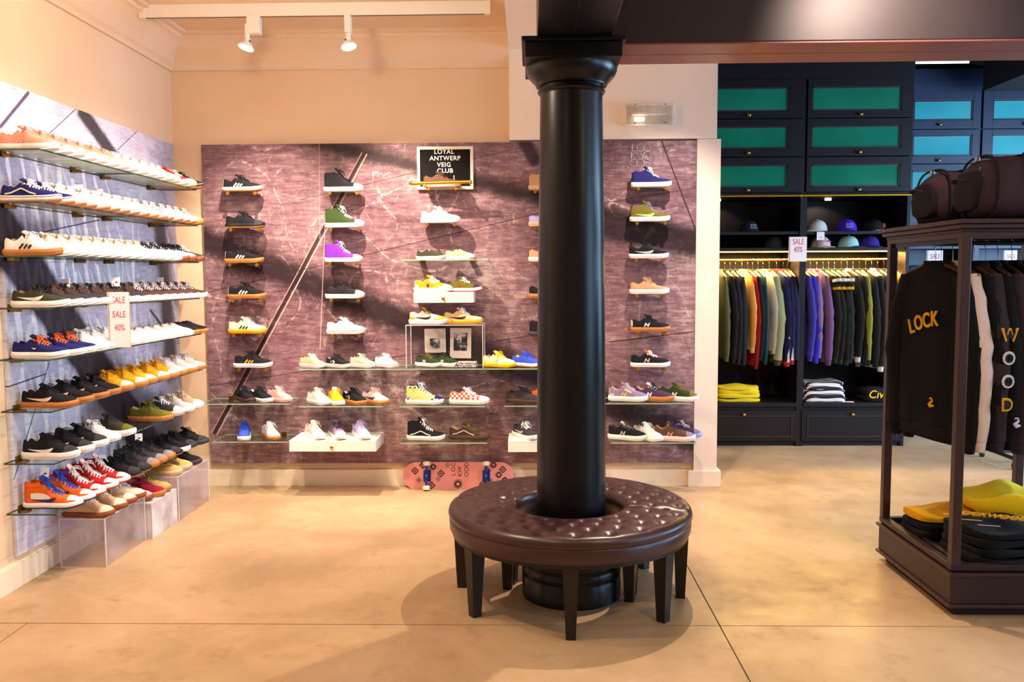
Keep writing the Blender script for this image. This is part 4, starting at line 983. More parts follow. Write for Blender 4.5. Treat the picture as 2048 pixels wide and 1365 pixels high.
def cabinet(x0, x1, Y, dep, zt, label, m, mi, gm, rows, gx0, gx1, kx, niche, led=True, drawers=True, glow=None):
    t = thing('display_cabinet', label, 'cabinet', (0, Y, 0)); th = .03
    MB().box(x0, x1, .02, dep, zt-.33+.3, zt).build('cornice_board', m, t)
    for x in (x0, x1-th): MB().box(x, x+th, 0, dep, 0, zt-.03).build('side_panel', m, t)
    MB().box(x0+th, x1-th, dep-.02, dep, 0, zt-.03).build('back_panel', mi, t)
    MB().box(x0+th, x1-th, 0, dep-.02, rows[-1][0]-.03, rows[-1][0]).build('shelf', m, t)
    MB().box(x0, x1, -.012, .0, rows[0][1], zt).build('fascia', m, t, bevel=.003)
    for z0, z1, a, b, kz in rows: fdoor(t, x0+.012, x1-.012, z0+.004, z1-.004, gx0, gx1, a, b, m, gm, kx, kz)
    for z in niche: MB().box(x0+th, x1-th, .01, dep-.02, z-.028, z).build('shelf', m, t, bevel=.002)
    if drawers:
        MB().box(x0+th, x1-th, -.012, dep-.02, .375, .413).build('deck', m, t, bevel=.003)
        MB().box(x0+th, x1-th, .01, dep-.03, .03, .37).build('drawer_carcass', mi, t)
        d = bpy.data.objects.new('drawer', None); col.objects.link(d); d.parent = t; d.location = (0, -.012, 0)
        a, b, c_, e_ = x0+.02, x1-.02, .05, .335
        MB().box(a, b, 0, .02, c_, e_).build('drawer_front', m, d, bevel=.003)
        q = .05
        for bx in ((a+q, b-q, c_+q-.008, c_+q), (a+q, b-q, e_-q, e_-q+.008), (a+q, a+q+.008, c_+q, e_-q), (b-q-.008, b-q, c_+q, e_-q)): MB().box(bx[0], bx[1], -.008, 0, bx[2], bx[3]).build('moulding', BEADM, d)
        obj('knob', knob_me, KN, d, (kx, -.001, e_-.03), (PI/2, 0, 0))
        MB().box(x0, x1, .03, dep, 0, .05).build('plinth', DARKER, t)
    if led:
        MB().box(x0+.05, x1-.05, .20, .22, niche[-1]-.036, niche[-1]-.029).build('led_strip', emis('#ffc65a', 9), t)
        area('led_light', ((x0+x1)/2, Y+.21, niche[-1]-.04), ((x0+x1)/2, Y+.23, 0), led, x1-x0-.12, .03, (1, .66, .22))
    if glow:
        MB().cyl((glow, .3, rows[-1][0]-.045), (glow, .3, rows[-1][0]-.031), .03, 14).build('puck_light', emis('#ffe6c4', 6), t)
        l = bpy.data.lights.new('puck', 'SPOT'); l.energy = 3.5; l.color = (1, .8, .6); l.spot_size = R_(110); l.shadow_soft_size = .02
        o = bpy.data.objects.new('puck', l); col.objects.link(o); o.location = (glow, Y+.36, rows[-1][0]-.06); o.rotation_euler = (R_(30), 0, 0)
    return t
rows1 = [(3.035, 3.39, 3.10, 3.315, 3.065), (2.69, 3.035, 2.765, 2.965, 2.725), (2.365, 2.69, 2.415, 2.618, 2.388)]
NZ = (2.012, 1.862)
cabinet(1.58, 2.525, 7.87, .62, 3.62, 'dark cabinet left of the brass joint, nearest the pale wall end', CAB, CABI, GG, rows1, 1.70, 2.365, 2.0, NZ, led=30, glow=1.80)
cabinet(2.525, 3.50, 7.87, .62, 3.62, 'dark cabinet with the wide green panes beside the far blue-lit cabinets', CAB, CABI, GG, rows1, 2.575, 3.385, 3.01, NZ, led=30, glow=2.85)
rows2 = [(3.09, 3.50, 3.18, 3.38, 3.135), (2.74, 3.09, 2.82, 3.03, 2.775), (2.40, 2.74, 2.47, 2.67, 2.43)]
cabinet(3.72, 4.62, 8.85, .42, 3.70, 'blue-lit far cabinet behind the duffel bags', CABB, CABB, GT, rows2, 3.93, 4.53, 4.19, (2.05, 1.90), led=False)
cabinet(4.62, 5.50, 8.85, .42, 3.70, 'blue-lit far cabinet at the right edge', CABB, CABB, GT, rows2, 4.73, 5.40, 5.06, (2.05, 1.90), led=False)
struct('trim_2', MB().box(4.5, 4.9, 6.9, 8.6, 3.42, 3.75), DARKC, label='dark ceiling downstand at the upper right')
tl = thing('tube_lamp', 'thin white tube lamp under the dark ceiling', 'lamp', (3.95, 8.3, 3.63))
MB().cyl((-.25, 0, 0), (.25, 0, 0), .010, 8).build('tube', emis('#dfe6ff', 4), tl); MB().box(-.27, .27, -.02, .02, .01, .12).build('housing', DARKER, tl)
# brass ladder rail
br = thing('brass_rail', 'polished brass rail running along the cabinets below the green panes', 'rail', (2.5, 7.82, 2.336))
MB().cyl((-.92, 0, 0), (.98, 0, 0), .012, 14).build('rod', BRASS, br, smooth=True)
for x in (-.02, ): 
    MB().cyl((x, 0, 0), (x, .05, 0), .010, 10).build('bracket', BRASS, br); MB().lathe([(.012, -.012), (.02, -.008), (.02, .008), (.012, .012)], 14).build('joint_collar', BRASS, br, rot=(0, PI/2, 0), loc=(x, 0, 0))
RY = 8.13
RAILS = []
for (x0, x1, lab) in ((1.612, 2.493, 'brass clothes rail in the left dark cabinet'), (2.557, 3.468, 'brass clothes rail in the right dark cabinet')):
    t = thing('clothes_rail', lab, 'rail', ((x0+x1)/2, RY, 1.755)); h = (x1-x0)/2
    MB().cyl((-h, 0, 0), (h, 0, 0), .011, 12).build('rod', BRASS, t, smooth=True)
    for s in (-1, 1): MB().cyl((s*h, 0, 0), (s*(h-.006), 0, 0), .022, 12).build('end_socket', BRASS, t)

# ------------------------------------------------------------------ garments
hook_pts = [(0, 0, -.098), (0, 0, -.03), (0, .006, -.024)] + [(0, .013*math.cos(a), .0 + .0135*math.sin(a)) for a in [R_(-40+22*k) for k in range(11)]]
H_hook = MB().tube(hook_pts, .0018, 5).mesh('hook', True)
H_arm = MB().tube([(0, -.205, -.165), (0, -.15, -.142), (0, -.07, -.112), (0, 0, -.10), (0, .07, -.112), (0, .15, -.142), (0, .205, -.165)], [.009, .012, .013, .014, .013, .012, .009], 8, squash=(1, .8)).mesh('shoulder_arm', True)
def hanger(loc, rz, label, group, m):
    t = thing('clothes_hanger', label, 'hanger', loc, rz, group)
    obj('hook', H_hook, CHROME, t); obj('shoulder_arm', H_arm, m, t)
_gm = {}
def garment_meshes(v, L, tk, hood):
    k = (v, L, tk, hood)
    if k in _gm: return _gm[k]
    r = random.Random(v*17+3); M = {}; ph = [r.uniform(0, 6) for _ in range(6)]
    def ring(z, hx, hy, rip, oy=0):
        o = []
        for j in range(28):
            a = 2*PI*j/28; c, s = math.cos(a), math.sin(a)
            q = 1 + rip*(math.sin(5*a+ph[0]+z*4)+.7*math.sin(9*a+ph[1]-z*6))
            o.append((hx*q*math.copysign(abs(c)**.8, c), oy+hy*(1+rip*.25*math.sin(3*a+ph[2]))*math.copysign(abs(s)**.9, s), z))
        return o
    P = [(-.108, tk*.55, .055, 0), (-.125, tk*.75, .085, .02), (-.15, tk*.8, .15, .03), (-.175, tk*.85, .19, .04), (-.24, tk*.92, .205, .07), (-.35, tk, .21, .10), (-.5, tk, .208, .13), (-.65, tk, .21, .15), (-.80, tk*1.02, .212, .16), (-L+.07, tk*1.0, .212, .16)]
    M['body'] = MB().loft([ring(z, hx, hy, rp) for z, hx, hy, rp in P]).mesh('body', True)
    M['hem_band'] = MB().loft([ring(-L+.07, tk*.9, .205, .10), ring(-L+.065, tk*.97, .205, .06), ring(-L+.01, tk*.95, .20, .06), ring(-L, tk*.85, .195, .05)]).mesh('hem_band', True)
    for sg, nm in ((-1, 'sleeve'), (1, 'sleeve2')):
        pts, rad = [], []
        for q in range(15):
            u = q/14; z = -.165-(L-.165-.03)*u
            y = sg*(.165 + .085*math.sin(min(1, u*1.8)*PI/2) - .02*max(0, u-.55)/.45)
            x = tk*.25*math.sin(u*4+ph[3])
            pts.append((x, y, z)); rad.append((.040+.022*math.sin(min(1, u*2.2)*PI/2)-.016*max(0, u-.5)/.5)*(1+.06*math.sin(u*26+ph[4])+.05*math.sin(u*47+ph[5])))
        M[nm] = MB().tube(pts, rad, 12, squash=(1, min(1, tk*.95/.05))).mesh('sleeve', True)
        e = pts[-1]
        M['cuff' + nm[6:]] = MB().tube([(e[0], e[1], e[2]+.008), (e[0], e[1], e[2]), (e[0], e[1]-sg*.003, e[2]-.05), (e[0], e[1]-sg*.003, e[2]-.056)], [.036, .040, .037, .030], 12, squash=(1, min(1, tk*.95/.05))).mesh('cuff', True)
    if hood: M['collar'] = MB().loft([ring(-.09, tk*1.0, .085, .06), ring(-.115, tk*1.25, .11, .1), ring(-.15, tk*1.2, .10, .1), ring(-.19, tk*.9, .07, .1)]).mesh('hood', True)
    else: M['collar'] = MB().loft([ring(-.088, tk*.62, .062, .02), ring(-.09, tk*.68, .066, .02), ring(-.115, tk*.72, .07, .03), ring(-.122, tk*.66, .066, .03)]).mesh('collar', True)
    _gm[k] = M; return M
def garment(loc, rz, label, group, body, sleeve=None, trim=None, cuff=None, L=.95, tk=.026, v=0, hood=False, name='jacket', cat='jacket', hang=None, hl=None):
    M = garment_meshes(v, L, tk, hood)
    t = thing(name, label, cat, loc, rz, group)
    fm = lambda c: c if not isinstance(c, str) else fabric(c)
    obj('body', M['body'], fm(body), t); obj('hem_band', M['hem_band'], fm(trim or body), t)
    for s in ('', '2'): 
        obj('sleeve', M['sleeve'+s], fm(sleeve or body), t); obj('cuff', M['cuff'+s], fm(cuff or trim or body), t)
    obj('hood' if hood else 'collar', M['collar'], fm(trim or body), t)
    if hl: hanger(loc, rz, hl, 'hangers on ' + group.split(' on ')[-1], hang)
    return t
HW = mat('#c98a44', .45, 0, .5, 20, .25, .03); HD = mat('#5a3320', .42, 0, .5, 20, .3, .03)
cabg = [(1447, '#55532f', None, None, 'olive drab jacket at the left end of the cabinet rail', .93), (1458, '#171514', None, None, 'black jacket second on the left cabinet rail', .95), (1469, '#1d1b1c', None, None, 'charcoal jacket third on the left cabinet rail', .96),
 (1480, '#1a1c22', None, None, 'blue-black jacket just left of the cream one', .97), (1493, '#ecd28a', '#e8a850', None, 'cream and orange jacket on the left cabinet rail', .85), (1505, '#a81c16', None, None, 'red top peeking out beside the cream jacket', 1.0),
 (1515, '#191517', None, None, 'black jacket between the red and the teal tops', .92), (1526, '#17444e', None, None, 'teal jacket on the left cabinet rail', .96), (1536, '#d9d4c8', None, None, 'off-white top squeezed beside the sage bomber', .86),
 (1549, '#8d9068', '#8a8c62', '#3f3a28', 'sage green bomber jacket with wrinkled sleeves', .97), (1564, '#1a1a44', '#181842', '#a81c22', 'navy track top with red hem, left one', .98), (1577, '#1a1a40', '#17173c', '#a81c22', 'navy track top with red hem, right one', .96), (1588, '#191a38', None, None, 'plain navy jacket at the right end of the left rail', .92)]
cabg2 = [(1608, '#3a3790', None, None, 'indigo jacket at the left end of the right cabinet rail', .93), (1621, '#2f2bb0', None, None, 'royal blue windbreaker on the right cabinet rail', .95), (1633, '#7a5a80', None, None, 'mauve jacket beside the royal blue one', .90), (1646, '#5a3d62', '#6a4a72', None, 'purple jacket with shiny sleeves', .97),
 (1659, '#1c3016', '#14130f', None, 'dark green varsity top with yellow band, first of three', .95), (1670, '#1c3016', '#14130f', None, 'dark green varsity top with yellow band, second of three', .96), (1682, '#1c3016', '#14130f', None, 'dark green varsity top with yellow band, third of three', .97),
 (1696, '#1a1f16', '#171816', None, 'black-green jacket right of the varsity tops', .95), (1708, '#161414', None, '#c9c4bc', 'black jacket with a white hem line', .94), (1720, '#191817', None, None, 'black jacket in the middle of the right rail', .97), (1733, '#171614', '#7c7a2c', None, 'black jacket with an olive-yellow shoulder', .97),
 (1746, '#191717', None, None, 'black jacket right of the olive-shouldered one', .99), (1758, '#cfc9c4', '#1d1b1b', '#d8d2cc', 'dark jacket with a white shirt tail below', 1.03), (1770, '#1b1c22', None, None, 'charcoal jacket near the display stand post', .95), (1783, '#15161c', None, None, 'blue-black jacket behind the display stand post', .95),
 (1799, '#d99a14', None, None, 'bright yellow jacket seen past the display stand post', .88), (1812, '#1d3320', None, None, 'dark green jacket at the right end of the rail', .90)]
TKS = {1493: .022, 1505: .013, 1526: .018, 1536: .012, 1549: .042, 1564: .034, 1577: .034, 1621: .034, 1646: .034, 1696: .034, 1733: .030}
k = 0
for lst, nm in ((cabg, 'left'), (cabg2, 'right')):
    for i, (px, b_, s_, t_, lab, L) in enumerate(lst):
        X = atY(px, 620, 7.93).x
        X = max(1.645 if nm == 'left' else 2.59, min(X, 2.465 if nm == 'left' else 3.44))
        g_ = garment((X, RY, 1.756), R_(rng.uniform(1, 13)), lab, f'garments on the {nm} cabinet rail', b_, s_, t_, L=L, tk=TKS.get(px, .031), v=k % 4, hang=HW, hl=f'wooden hanger holding the {lab}'[:200])
        if 'varsity' in lab:
            for z, c_ in ((-.20, '#d8d2c8'), (-.25, '#171512'), (-.275, '#d8a416')):
                MB().tube([(0, -.232+(z+.2)*-.1, z+.012), (0, -.236+(z+.2)*-.1, z-.014)], .062, 12, squash=(1, .46)).build('arm_band', fabric(c_), g_)
        if 'track' in lab: MB().tube([(0, -.268, -.45), (0, -.262, -.7), (0, -.25, L*-1+.02)], [.012, .03, .03], 8, squash=(1, .5)).build('side_stripe', fabric('#d9cfc8'), g_)
        k += 1
# shorten hanger labels
for o in list(col.objects):
    if o.name.startswith('clothes_hanger') and len(o['label'].split()) > 16: o['label'] = ' '.join(o['label'].split()[:16])

# caps
_cap = {}
def cap(px, z, Y, rz, label, crown, brim=None, mark=None, sc=1.0):
    if not _cap:
        rings = []
        for i in range(9):
            ph = PI/2*i/8.3; rings.append([(.088*math.cos(ph)**.75*math.cos(2*PI*j/24)*1.08, .088*math.cos(ph)**.75*math.sin(2*PI*j/24), .004+.105*math.sin(ph)) for j in range(24)])
        _cap['crown'] = MB().loft(rings).mesh('crown', True)
        def br(r, a, dz): return (.055*math.cos(a)+r*math.cos(a)*1.0, .086*math.sin(a)*(1 if r < .08 else .98), .010+dz-.022*math.sin(a)**2*(r/.12)-.01*(r/.12))
        rows_ = []
        for k in range(6):
            u = k/5; rows_.append([(.075*math.cos(a)+u*.085*math.cos(a), .082*math.sin(a), .012-.012*u-.016*u*math.sin(a)**2) for a in [R_(-80+160*j/14) for j in range(15)]])
        m = MB(); top = [p for r in rows_ for p in r]; bot = [(x, y, z-.004) for x, y, z in top]; n_ = 15
        fs = [(i*n_+j, i*n_+j+1, (i+1)*n_+j+1, (i+1)*n_+j) for i in range(5) for j in range(14)]; N = len(top)
        m.add(top+bot, fs+[tuple(N+q for q in reversed(f)) for f in fs]+[(5*n_+j, 5*n_+j+1, N+5*n_+j+1, N+5*n_+j) for j in range(14)]); _cap['brim'] = m.mesh('brim', True)
        _cap['button'] = MB().sphere((0, 0, .110), .007, 8).mesh('button', True)
        _cap['seam'] = MB().tube([(.094*math.cos(PI*j/16)**1 if True else 0, 0, .006+.104*math.sin(PI*j/16)) for j in range(17)], .0012, 4).mesh('seam', True)
    p = atY(px, 480, Y)
    t = thing('cap', label, 'cap', (p.x, Y, z+.001), R_(rz), 'caps on the cabinet shelves'); t.scale = (sc, sc, sc)
    cf = fabric(crown); obj('crown', _cap['crown'], cf, t); obj('brim', _cap['brim'], fabric(brim or crown), t, (0, 0, .006)); obj('button', _cap['button'], cf, t); obj('seam', _cap['seam'], cf, t)
    if mark:
        for rowi in range(mark[2]):
            zz = .060-.022*rowi; hh = .008
            MB().tube([(.0985+.002*rowi, -.028+.007*k, zz+(hh if k % 2 else -hh)*(.6+.4*((k*7+rowi*3) % 3)/2)) for k in range(9)], .0026, 5).build('embroidery', fabric(mark[1]), t)
        if mark[0]: MB().sphere((.086, .03, .055), .022, 10, sc=(.5, 1, 1)).build('embroidery', fabric(mark[0]), t, smooth=True)
cap(1497, NZ[0], 8.0, -80, 'navy cap with white lettering alone on the upper left shelf', '#171b34', None, (None, '#e8e4dc', 2))
cap(1634, NZ[0], 8.0, -150, 'off-white cap facing left on the upper shelf', '#d6cdc6', None, (None, '#6a5a62', 1))
cap(1692, NZ[0], 8.0, -95, 'bright purple cap with white lettering on the upper shelf', '#4a26b4', None, (None, '#e6def2', 2), 1.05)
cap(1746, NZ[0], 8.0, -45, 'black cap with green and red mark and white brim edge', '#17161a', '#b9b4b0', ('#1f8a3c', '#d23a3c', 2))
cap(1546, NZ[1], 8.0, -100, 'dark camouflage cap on the lower left shelf', '#24221c')
cap(1641, NZ[1], 8.0, -60, 'pale pink cap with red embroidery on the lower shelf', '#d9b9b4', None, (None, '#c03a4a', 1))
cap(1697, NZ[1], 8.0, -40, 'mint cap with dark teal brim on the lower shelf', '#a9d2c6', '#174a4c')
cap(1739, NZ[1], 8.0, -75, 'purple cap on the lower shelf beside the mint one', '#3f2388')
p = atY(1636, 462, 7.93); t = thing('price_tag', 'white tag hanging from the off-white cap', 'price tag', (p.x, 7.855, 1.93)); MB().box(-.035, .035, -.001, .001, 0, .075).build('card', PAPER, t); MB().box(-.006, .006, -.002, -.001, .02, .03).build('printed_mark', PINKT, t)
p = atY(1596, 523, 7.83); sale_sign((p.x, 7.83, p.z), 0, .15, .222, 'white sign with pink SALE 40% on the cabinet post', [('SALE', .060, .80), ('40%', .060, .48)])
p = atY(1869, 560, 8.80); sale_sign((p.x, 8.80, p.z), 0, .15, .30, 'white sale sign on the far blue-lit cabinet seen through the hangers', [('SALE', .06, .8)])
p = atY(2020, 560, 8.80); sale_sign((p.x, 8.80, p.z), 0, .12, .30, 'second white sale sign on the far blue-lit cabinet at the right', [('SALE', .05, .8)])
p = atY(1836, 546, 8.9); t = thing('cap', 'pale blue cap on the far blue-lit cabinet shelf', 'cap', (p.x, 8.98, 1.60)); obj('crown', _cap['crown'], fabric('#7fb2e0'), t); obj('brim', _cap['brim'], fabric('#5a94d0'), t, (0, 0, .006), (0, 0, -PI/2))
t = thing('wall_shelf', 'blue-lit shelf board under the pale blue cap in the far cabinet', 'shelf', (4.21, 9.05, 1.599)); MB().box(-.38, .38, -.19, .19, -.03, 0).build('board', CABB, t, bevel=.002)

# folded clothes
def soft_pile(name, label, cat, loc, rz, w_, d_, h_, m, layers=1, group=None, wob=.012, seed=0, hole=False, mats=None):
    t = thing(name, label, cat, loc, R_(rz), group); r = random.Random(seed)
    for q in range(layers):
        lh = h_/layers; z0 = q*lh*.985; ph = [r.uniform(0, 6) for _ in range(5)]; rings = []
        N = 40; sx, sy = 1-.02*q+r.uniform(-.02, .02), 1-.02*q+r.uniform(-.02, .02)
        for zf, e in ((0, .94), (.12, .985), (.5, 1.0), (.85, .985), (.97, .93), (1.0, .80), (1.02, .5), (1.02, .12)):
            ring = []
            for j in range(N):
                a = 2*PI*j/N; c, s = math.cos(a), math.sin(a)
                k_ = (abs(c)**5+abs(s)**5)**(-1/5)
                x, y = w_/2*sx*e*c*k_, d_/2*sy*e*s*k_
                b = wob*(math.sin(3*a+ph[0])*.6+math.sin(5*a+ph[1])*.4)
                z = z0+lh*zf + (wob*.9*(math.sin(x*19+ph[2])+math.sin(y*23+ph[3])) if zf > .8 else 0)*min(1, (1.05-e)*2+.3)
                ring.append((x+b*c*.5, y+b*s*.5, max(z, z0+.002)))
            rings.append(ring)
        MB().loft(rings).build('folded_layer', (mats[q % len(mats)] if mats else m), t, smooth=True)
    return t
YEL = fabric('#dcc01c'); YELH = fabric('#f6cf16')
p = atY(1473, 800, 8.02); soft_pile('folded_shirts', 'pile of yellow folded shirts on the left cabinet deck', 'folded shirt', (p.x, 8.03, .414), 0, .42, .26, .15, YEL, 4, seed=2)
n = NT('striped_jersey'); sp = n.n('ShaderNodeSeparateXYZ'); n.l(n.co.outputs['Object'], sp.inputs[0])
n.l(n.ramp(n.math('PINGPONG', n.math('ADD', n.math('MULTIPLY', sp.outputs[1], 1.0), n.math('MULTIPLY', sp.outputs[2], .6)), .022), [(.5, '#16141a'), (.55, '#d8d2d0')]), n.b.inputs['Base Color']); n.b.inputs['Roughness'].default_value = .85
n.t.nodes[-1]
for nd in n.t.nodes:
    if nd.bl_idname == 'ShaderNodeMath' and nd.operation == 'PINGPONG': pp = nd
sc_ = n.math('MULTIPLY', pp.outputs[0], 45.0)
for l_ in list(n.t.links):
    if l_.from_node == pp and l_.to_node.bl_idname == 'ShaderNodeValToRGB': tgt = l_.to_socket; n.t.links.remove(l_)
n.l(sc_, tgt)
p = atY(1640, 800, 8.0); sp_ = soft_pile('folded_shirts', 'pile of black and white striped shirts on the right cabinet deck', 'folded shirt', (p.x+.02, 8.03, .414), 0, .40, .26, .19, n.m, 5, seed=5)
p = atY(1692, 803, 7.9); t = thing('price_tag', 'white card lying at the right of the striped shirts', 'price tag', (p.x+.02, 7.9, .416), R_(-15)); MB().box(-.05, .05, -.03, .03, 0, .002).build('card', PAPER, t); MB().box(-.03, .0, -.012, .0, .002, .0026).build('printed_mark', DARKER, t)
p = atY(1757, 795, 8.0); cs = soft_pile('folded_shirts', 'black folded shirt with yellow script on the right cabinet deck', 'folded shirt', (p.x, 8.03, .414), 0, .34, .26, .12, fabric('#121014'), 2, seed=8)
text('Civilist', .105, fabric('#e0b416'), cs, (0, -.137, .07), (R_(80), 0, 0), name='printed_script', shear=.3, bold=.001, extrude=.001)

# ------------------------------------------------------------------ display stand
RX0, RX1, RY0, RY1 = 1.968, 2.74, 3.885, 4.70
VW = mat('#3c2320', .36, 0, .5, 9, .3, .05); VWD = mat('#2a1718', .4, 0, .5, 9, .3, .05)
vs_ = thing('display_stand', 'dark wooden display stand with hanging sweatshirts and two bags on top', 'display stand', ((RX0+RX1)/2, (RY0+RY1)/2, 0))
hx, hy = (RX1-RX0)/2, (RY1-RY0)/2
def fr(e, z0, z1, name, m, bev=.003): MB().box(-hx-e, hx+e, -hy-e, hy+e, z0, z1).build(name, m, vs_, bevel=bev)
fr(-.03, 0, .045, 'plinth', DARKER); fr(.012, .045, .062, 'lower_moulding', VW, .005); fr(0, .062, .198, 'base_box', VWD); fr(.014, .198, .214, 'upper_moulding', VW, .005); fr(-.012, .214, .222, 'deck', DARKER)
for x0, x1, y0, y1 in ((-hx-.002, hx+.002, -hy, -hy+.04), (-hx, hx, hy-.04, hy), (-hx, -hx+.04, -hy+.04, hy-.04), (hx-.04, hx, -hy+.04, hy-.04)):
    MB().box(x0, x1, y0, y1, .222, .25).build('deck_rail', VWD, vs_, bevel=.003)
    MB().box(x0, x1, y0, y1, 1.775, 1.80).build('head_rail', VW, vs_, bevel=.003)
for sx in (-1, 1):
    for sy in (-1, 1): MB().box(sx*(hx-.022)-.021, sx*(hx-.022)+.021, sy*(hy-.022)-.021, sy*(hy-.022)+.021, .222, 1.78).build('post', VW, vs_, bevel=.004)
fr(.004, 1.80, 1.815, 'cornice_bead', VWD, .004); fr(.022, 1.815, 1.838, 'cornice_step', VW, .008); fr(.034, 1.838, 1.858, 'cornice_top', VW, .004)
RZ = 1.765
MB().cyl((-hx+.04, 0, RZ), (hx-.04, 0, RZ), .011, 12).build('hanging_rod', BLACKP, vs_, smooth=True)
for sx in (-1, 1): MB().box(sx*(hx-.022)-.006, sx*(hx-.022)+.006, -hy+.04, hy-.04, RZ-.012, RZ+.012).build('rod_support', BLACKP, vs_)
VY = (RY0+RY1)/2
BLKF = fabric('#0a090c'); CHARF = fabric('#332a30')
vg = [(2.04, 20, BLKF, 'black sweatshirt with yellow LOCK lettering at the left of the stand', .98, 1, .040), (2.07, 11, BLKF, 'plain black sweatshirt just behind the lettered one', 1.0, 0, .034), (2.128, 6, fabric('#e8cfc2'), 'cream sweatshirt behind the front post of the stand', .99, 0, .052),
      (2.195, 4, BLKF, 'black hooded top right of the cream sweatshirt', .98, 1, .036), (2.232, 3, CHARF, 'charcoal hoodie with WOOD in outlined letters down the sleeve', .99, 3, .050), (2.29, 2, BLKF, 'black hoodie with a small pale emblem near the cuff', .98, 0, .04), (2.35, 2, CHARF, 'charcoal sweatshirt near the right edge', 1.0, 2, .045), (2.42, 2, BLKF, 'black sweatshirt at the right edge of the photo', .98, 1, .04), (2.50, 2, BLKF, 'black sweatshirt outermost on the rod at the right', .98, 2, .04)]
gv = []
for i, (x, rz, m, lab, L, v, tk) in enumerate(vg):
    gv.append(garment((x, VY, RZ+.001), R_(rz), lab, 'sweatshirts on the display stand rod', m, L=L, tk=tk, v=v, hood=i in (3, 4, 5), name='sweatshirt', cat='sweatshirt', hang=HD, hl=f'dark wooden hanger, {ORD[i]} from the left on the display stand rod'))
GOLD = fabric('#e2a818')
def on_chest(g_, body, size, y, z, m, ang=0):   # on the -x face of the garment
    return text(body, size, m, g_, (-.056, y, z), (PI/2+0, R_(ang), -PI/2), name='lettering', extrude=.003, bold=.002, scale=(.66, 1, 1))
for ch, y, z, an in (('L', .085, -.425, -16), ('O', .038, -.405, -12), ('C', -.012, -.39, -8), ('K', -.062, -.38, -4)):
    on_chest(gv[0], ch, .105, y, z, GOLD, an)
def swan(g_, x, y, z, m, axis):
    pts = [(.012, -.012), (-.006, -.016), (-.014, -.006), (-.004, .002), (.004, .010), (0, .022), (-.010, .024), (-.014, .018)]
    MB().tube([(x, y-u, z+v) if axis == 'x' else (x+u, y, z+v) for u, v in pts], [.006, .009, .008, .007, .005, .004, .004, .002], 6).build('emblem', m, g_, smooth=True)
swan(gv[0], -.055, -.06, -.80, GOLD, 'x')
OUT = mat('#d9d4d0', .7)
for ch, z, m in (('W', -.445, GOLD), ('O', -.555, OUT), ('O', -.665, OUT), ('D', -.775, GOLD)):
    text(ch, .088, m, gv[4], (-.002, -.318, z), (PI/2, 0, 0), name='lettering', extrude=.003, bold=.002, scale=(.85, 1, 1))
    text(ch, .060, CHARF, gv[4], (-.002, -.3215, z), (PI/2, 0, 0), name='letter_fill', extrude=.0015, bold=.001, scale=(.85, 1, 1))
swan(gv[5], .0, -.315, -.86, mat('#c9d4ee', .6), 'y')

# folded tops on the stand deck
n_ = soft_pile('folded_hoodies', 'stack of black folded hoodies with gold lettering on the stand deck', 'folded hoodie', (2.30, 4.12, .223), 14, .44, .36, .17, BLKF, 4, seed=11, wob=.014)
text('LOCKWOOD', .075, GOLD, n_, (-.06, -.03, .207), (R_(4), R_(-5), R_(-58)), name='lettering', extrude=.004, bold=.002, shear=.1, scale=(.7, .9, 1))
for k in range(3): MB().box(-.05, .05, -.003, .003, 0, .002).build('print_line', OUT, n_, loc=(-.15+.012*k, .11-.10*k, .180), rot=(0, R_(-8), R_(-62)))
MB().box(-.03, .03, -.001, .001, 0, .004).build('print_line', OUT, n_, loc=(.02, -.185, .085))
soft_pile('folded_hoodies', 'golden yellow top with black print folded behind the black stack', 'folded hoodie', (2.20, 4.46, .223), 8, .36, .26, .14, fabric('#e0a00e'), 3, seed=13, wob=.016, mats=[BLKF, BLKF, fabric('#e0a00e')])
yb = soft_pile('folded_hoodies', 'bright yellow hoodie draped in a heap at the right of the stand', 'folded hoodie', (2.52, 4.36, .223), -12, .48, .36, .25, YELH, 3, seed=17, wob=.028)
t = thing('metal_ruler', 'pale metal strip lying along the left edge of the stand deck', 'strip', (2.03, 4.15, .251)); MB().box(-.012, .012, -.14, .14, 0, .004).build('strip', CHROME, t, bevel=.001)

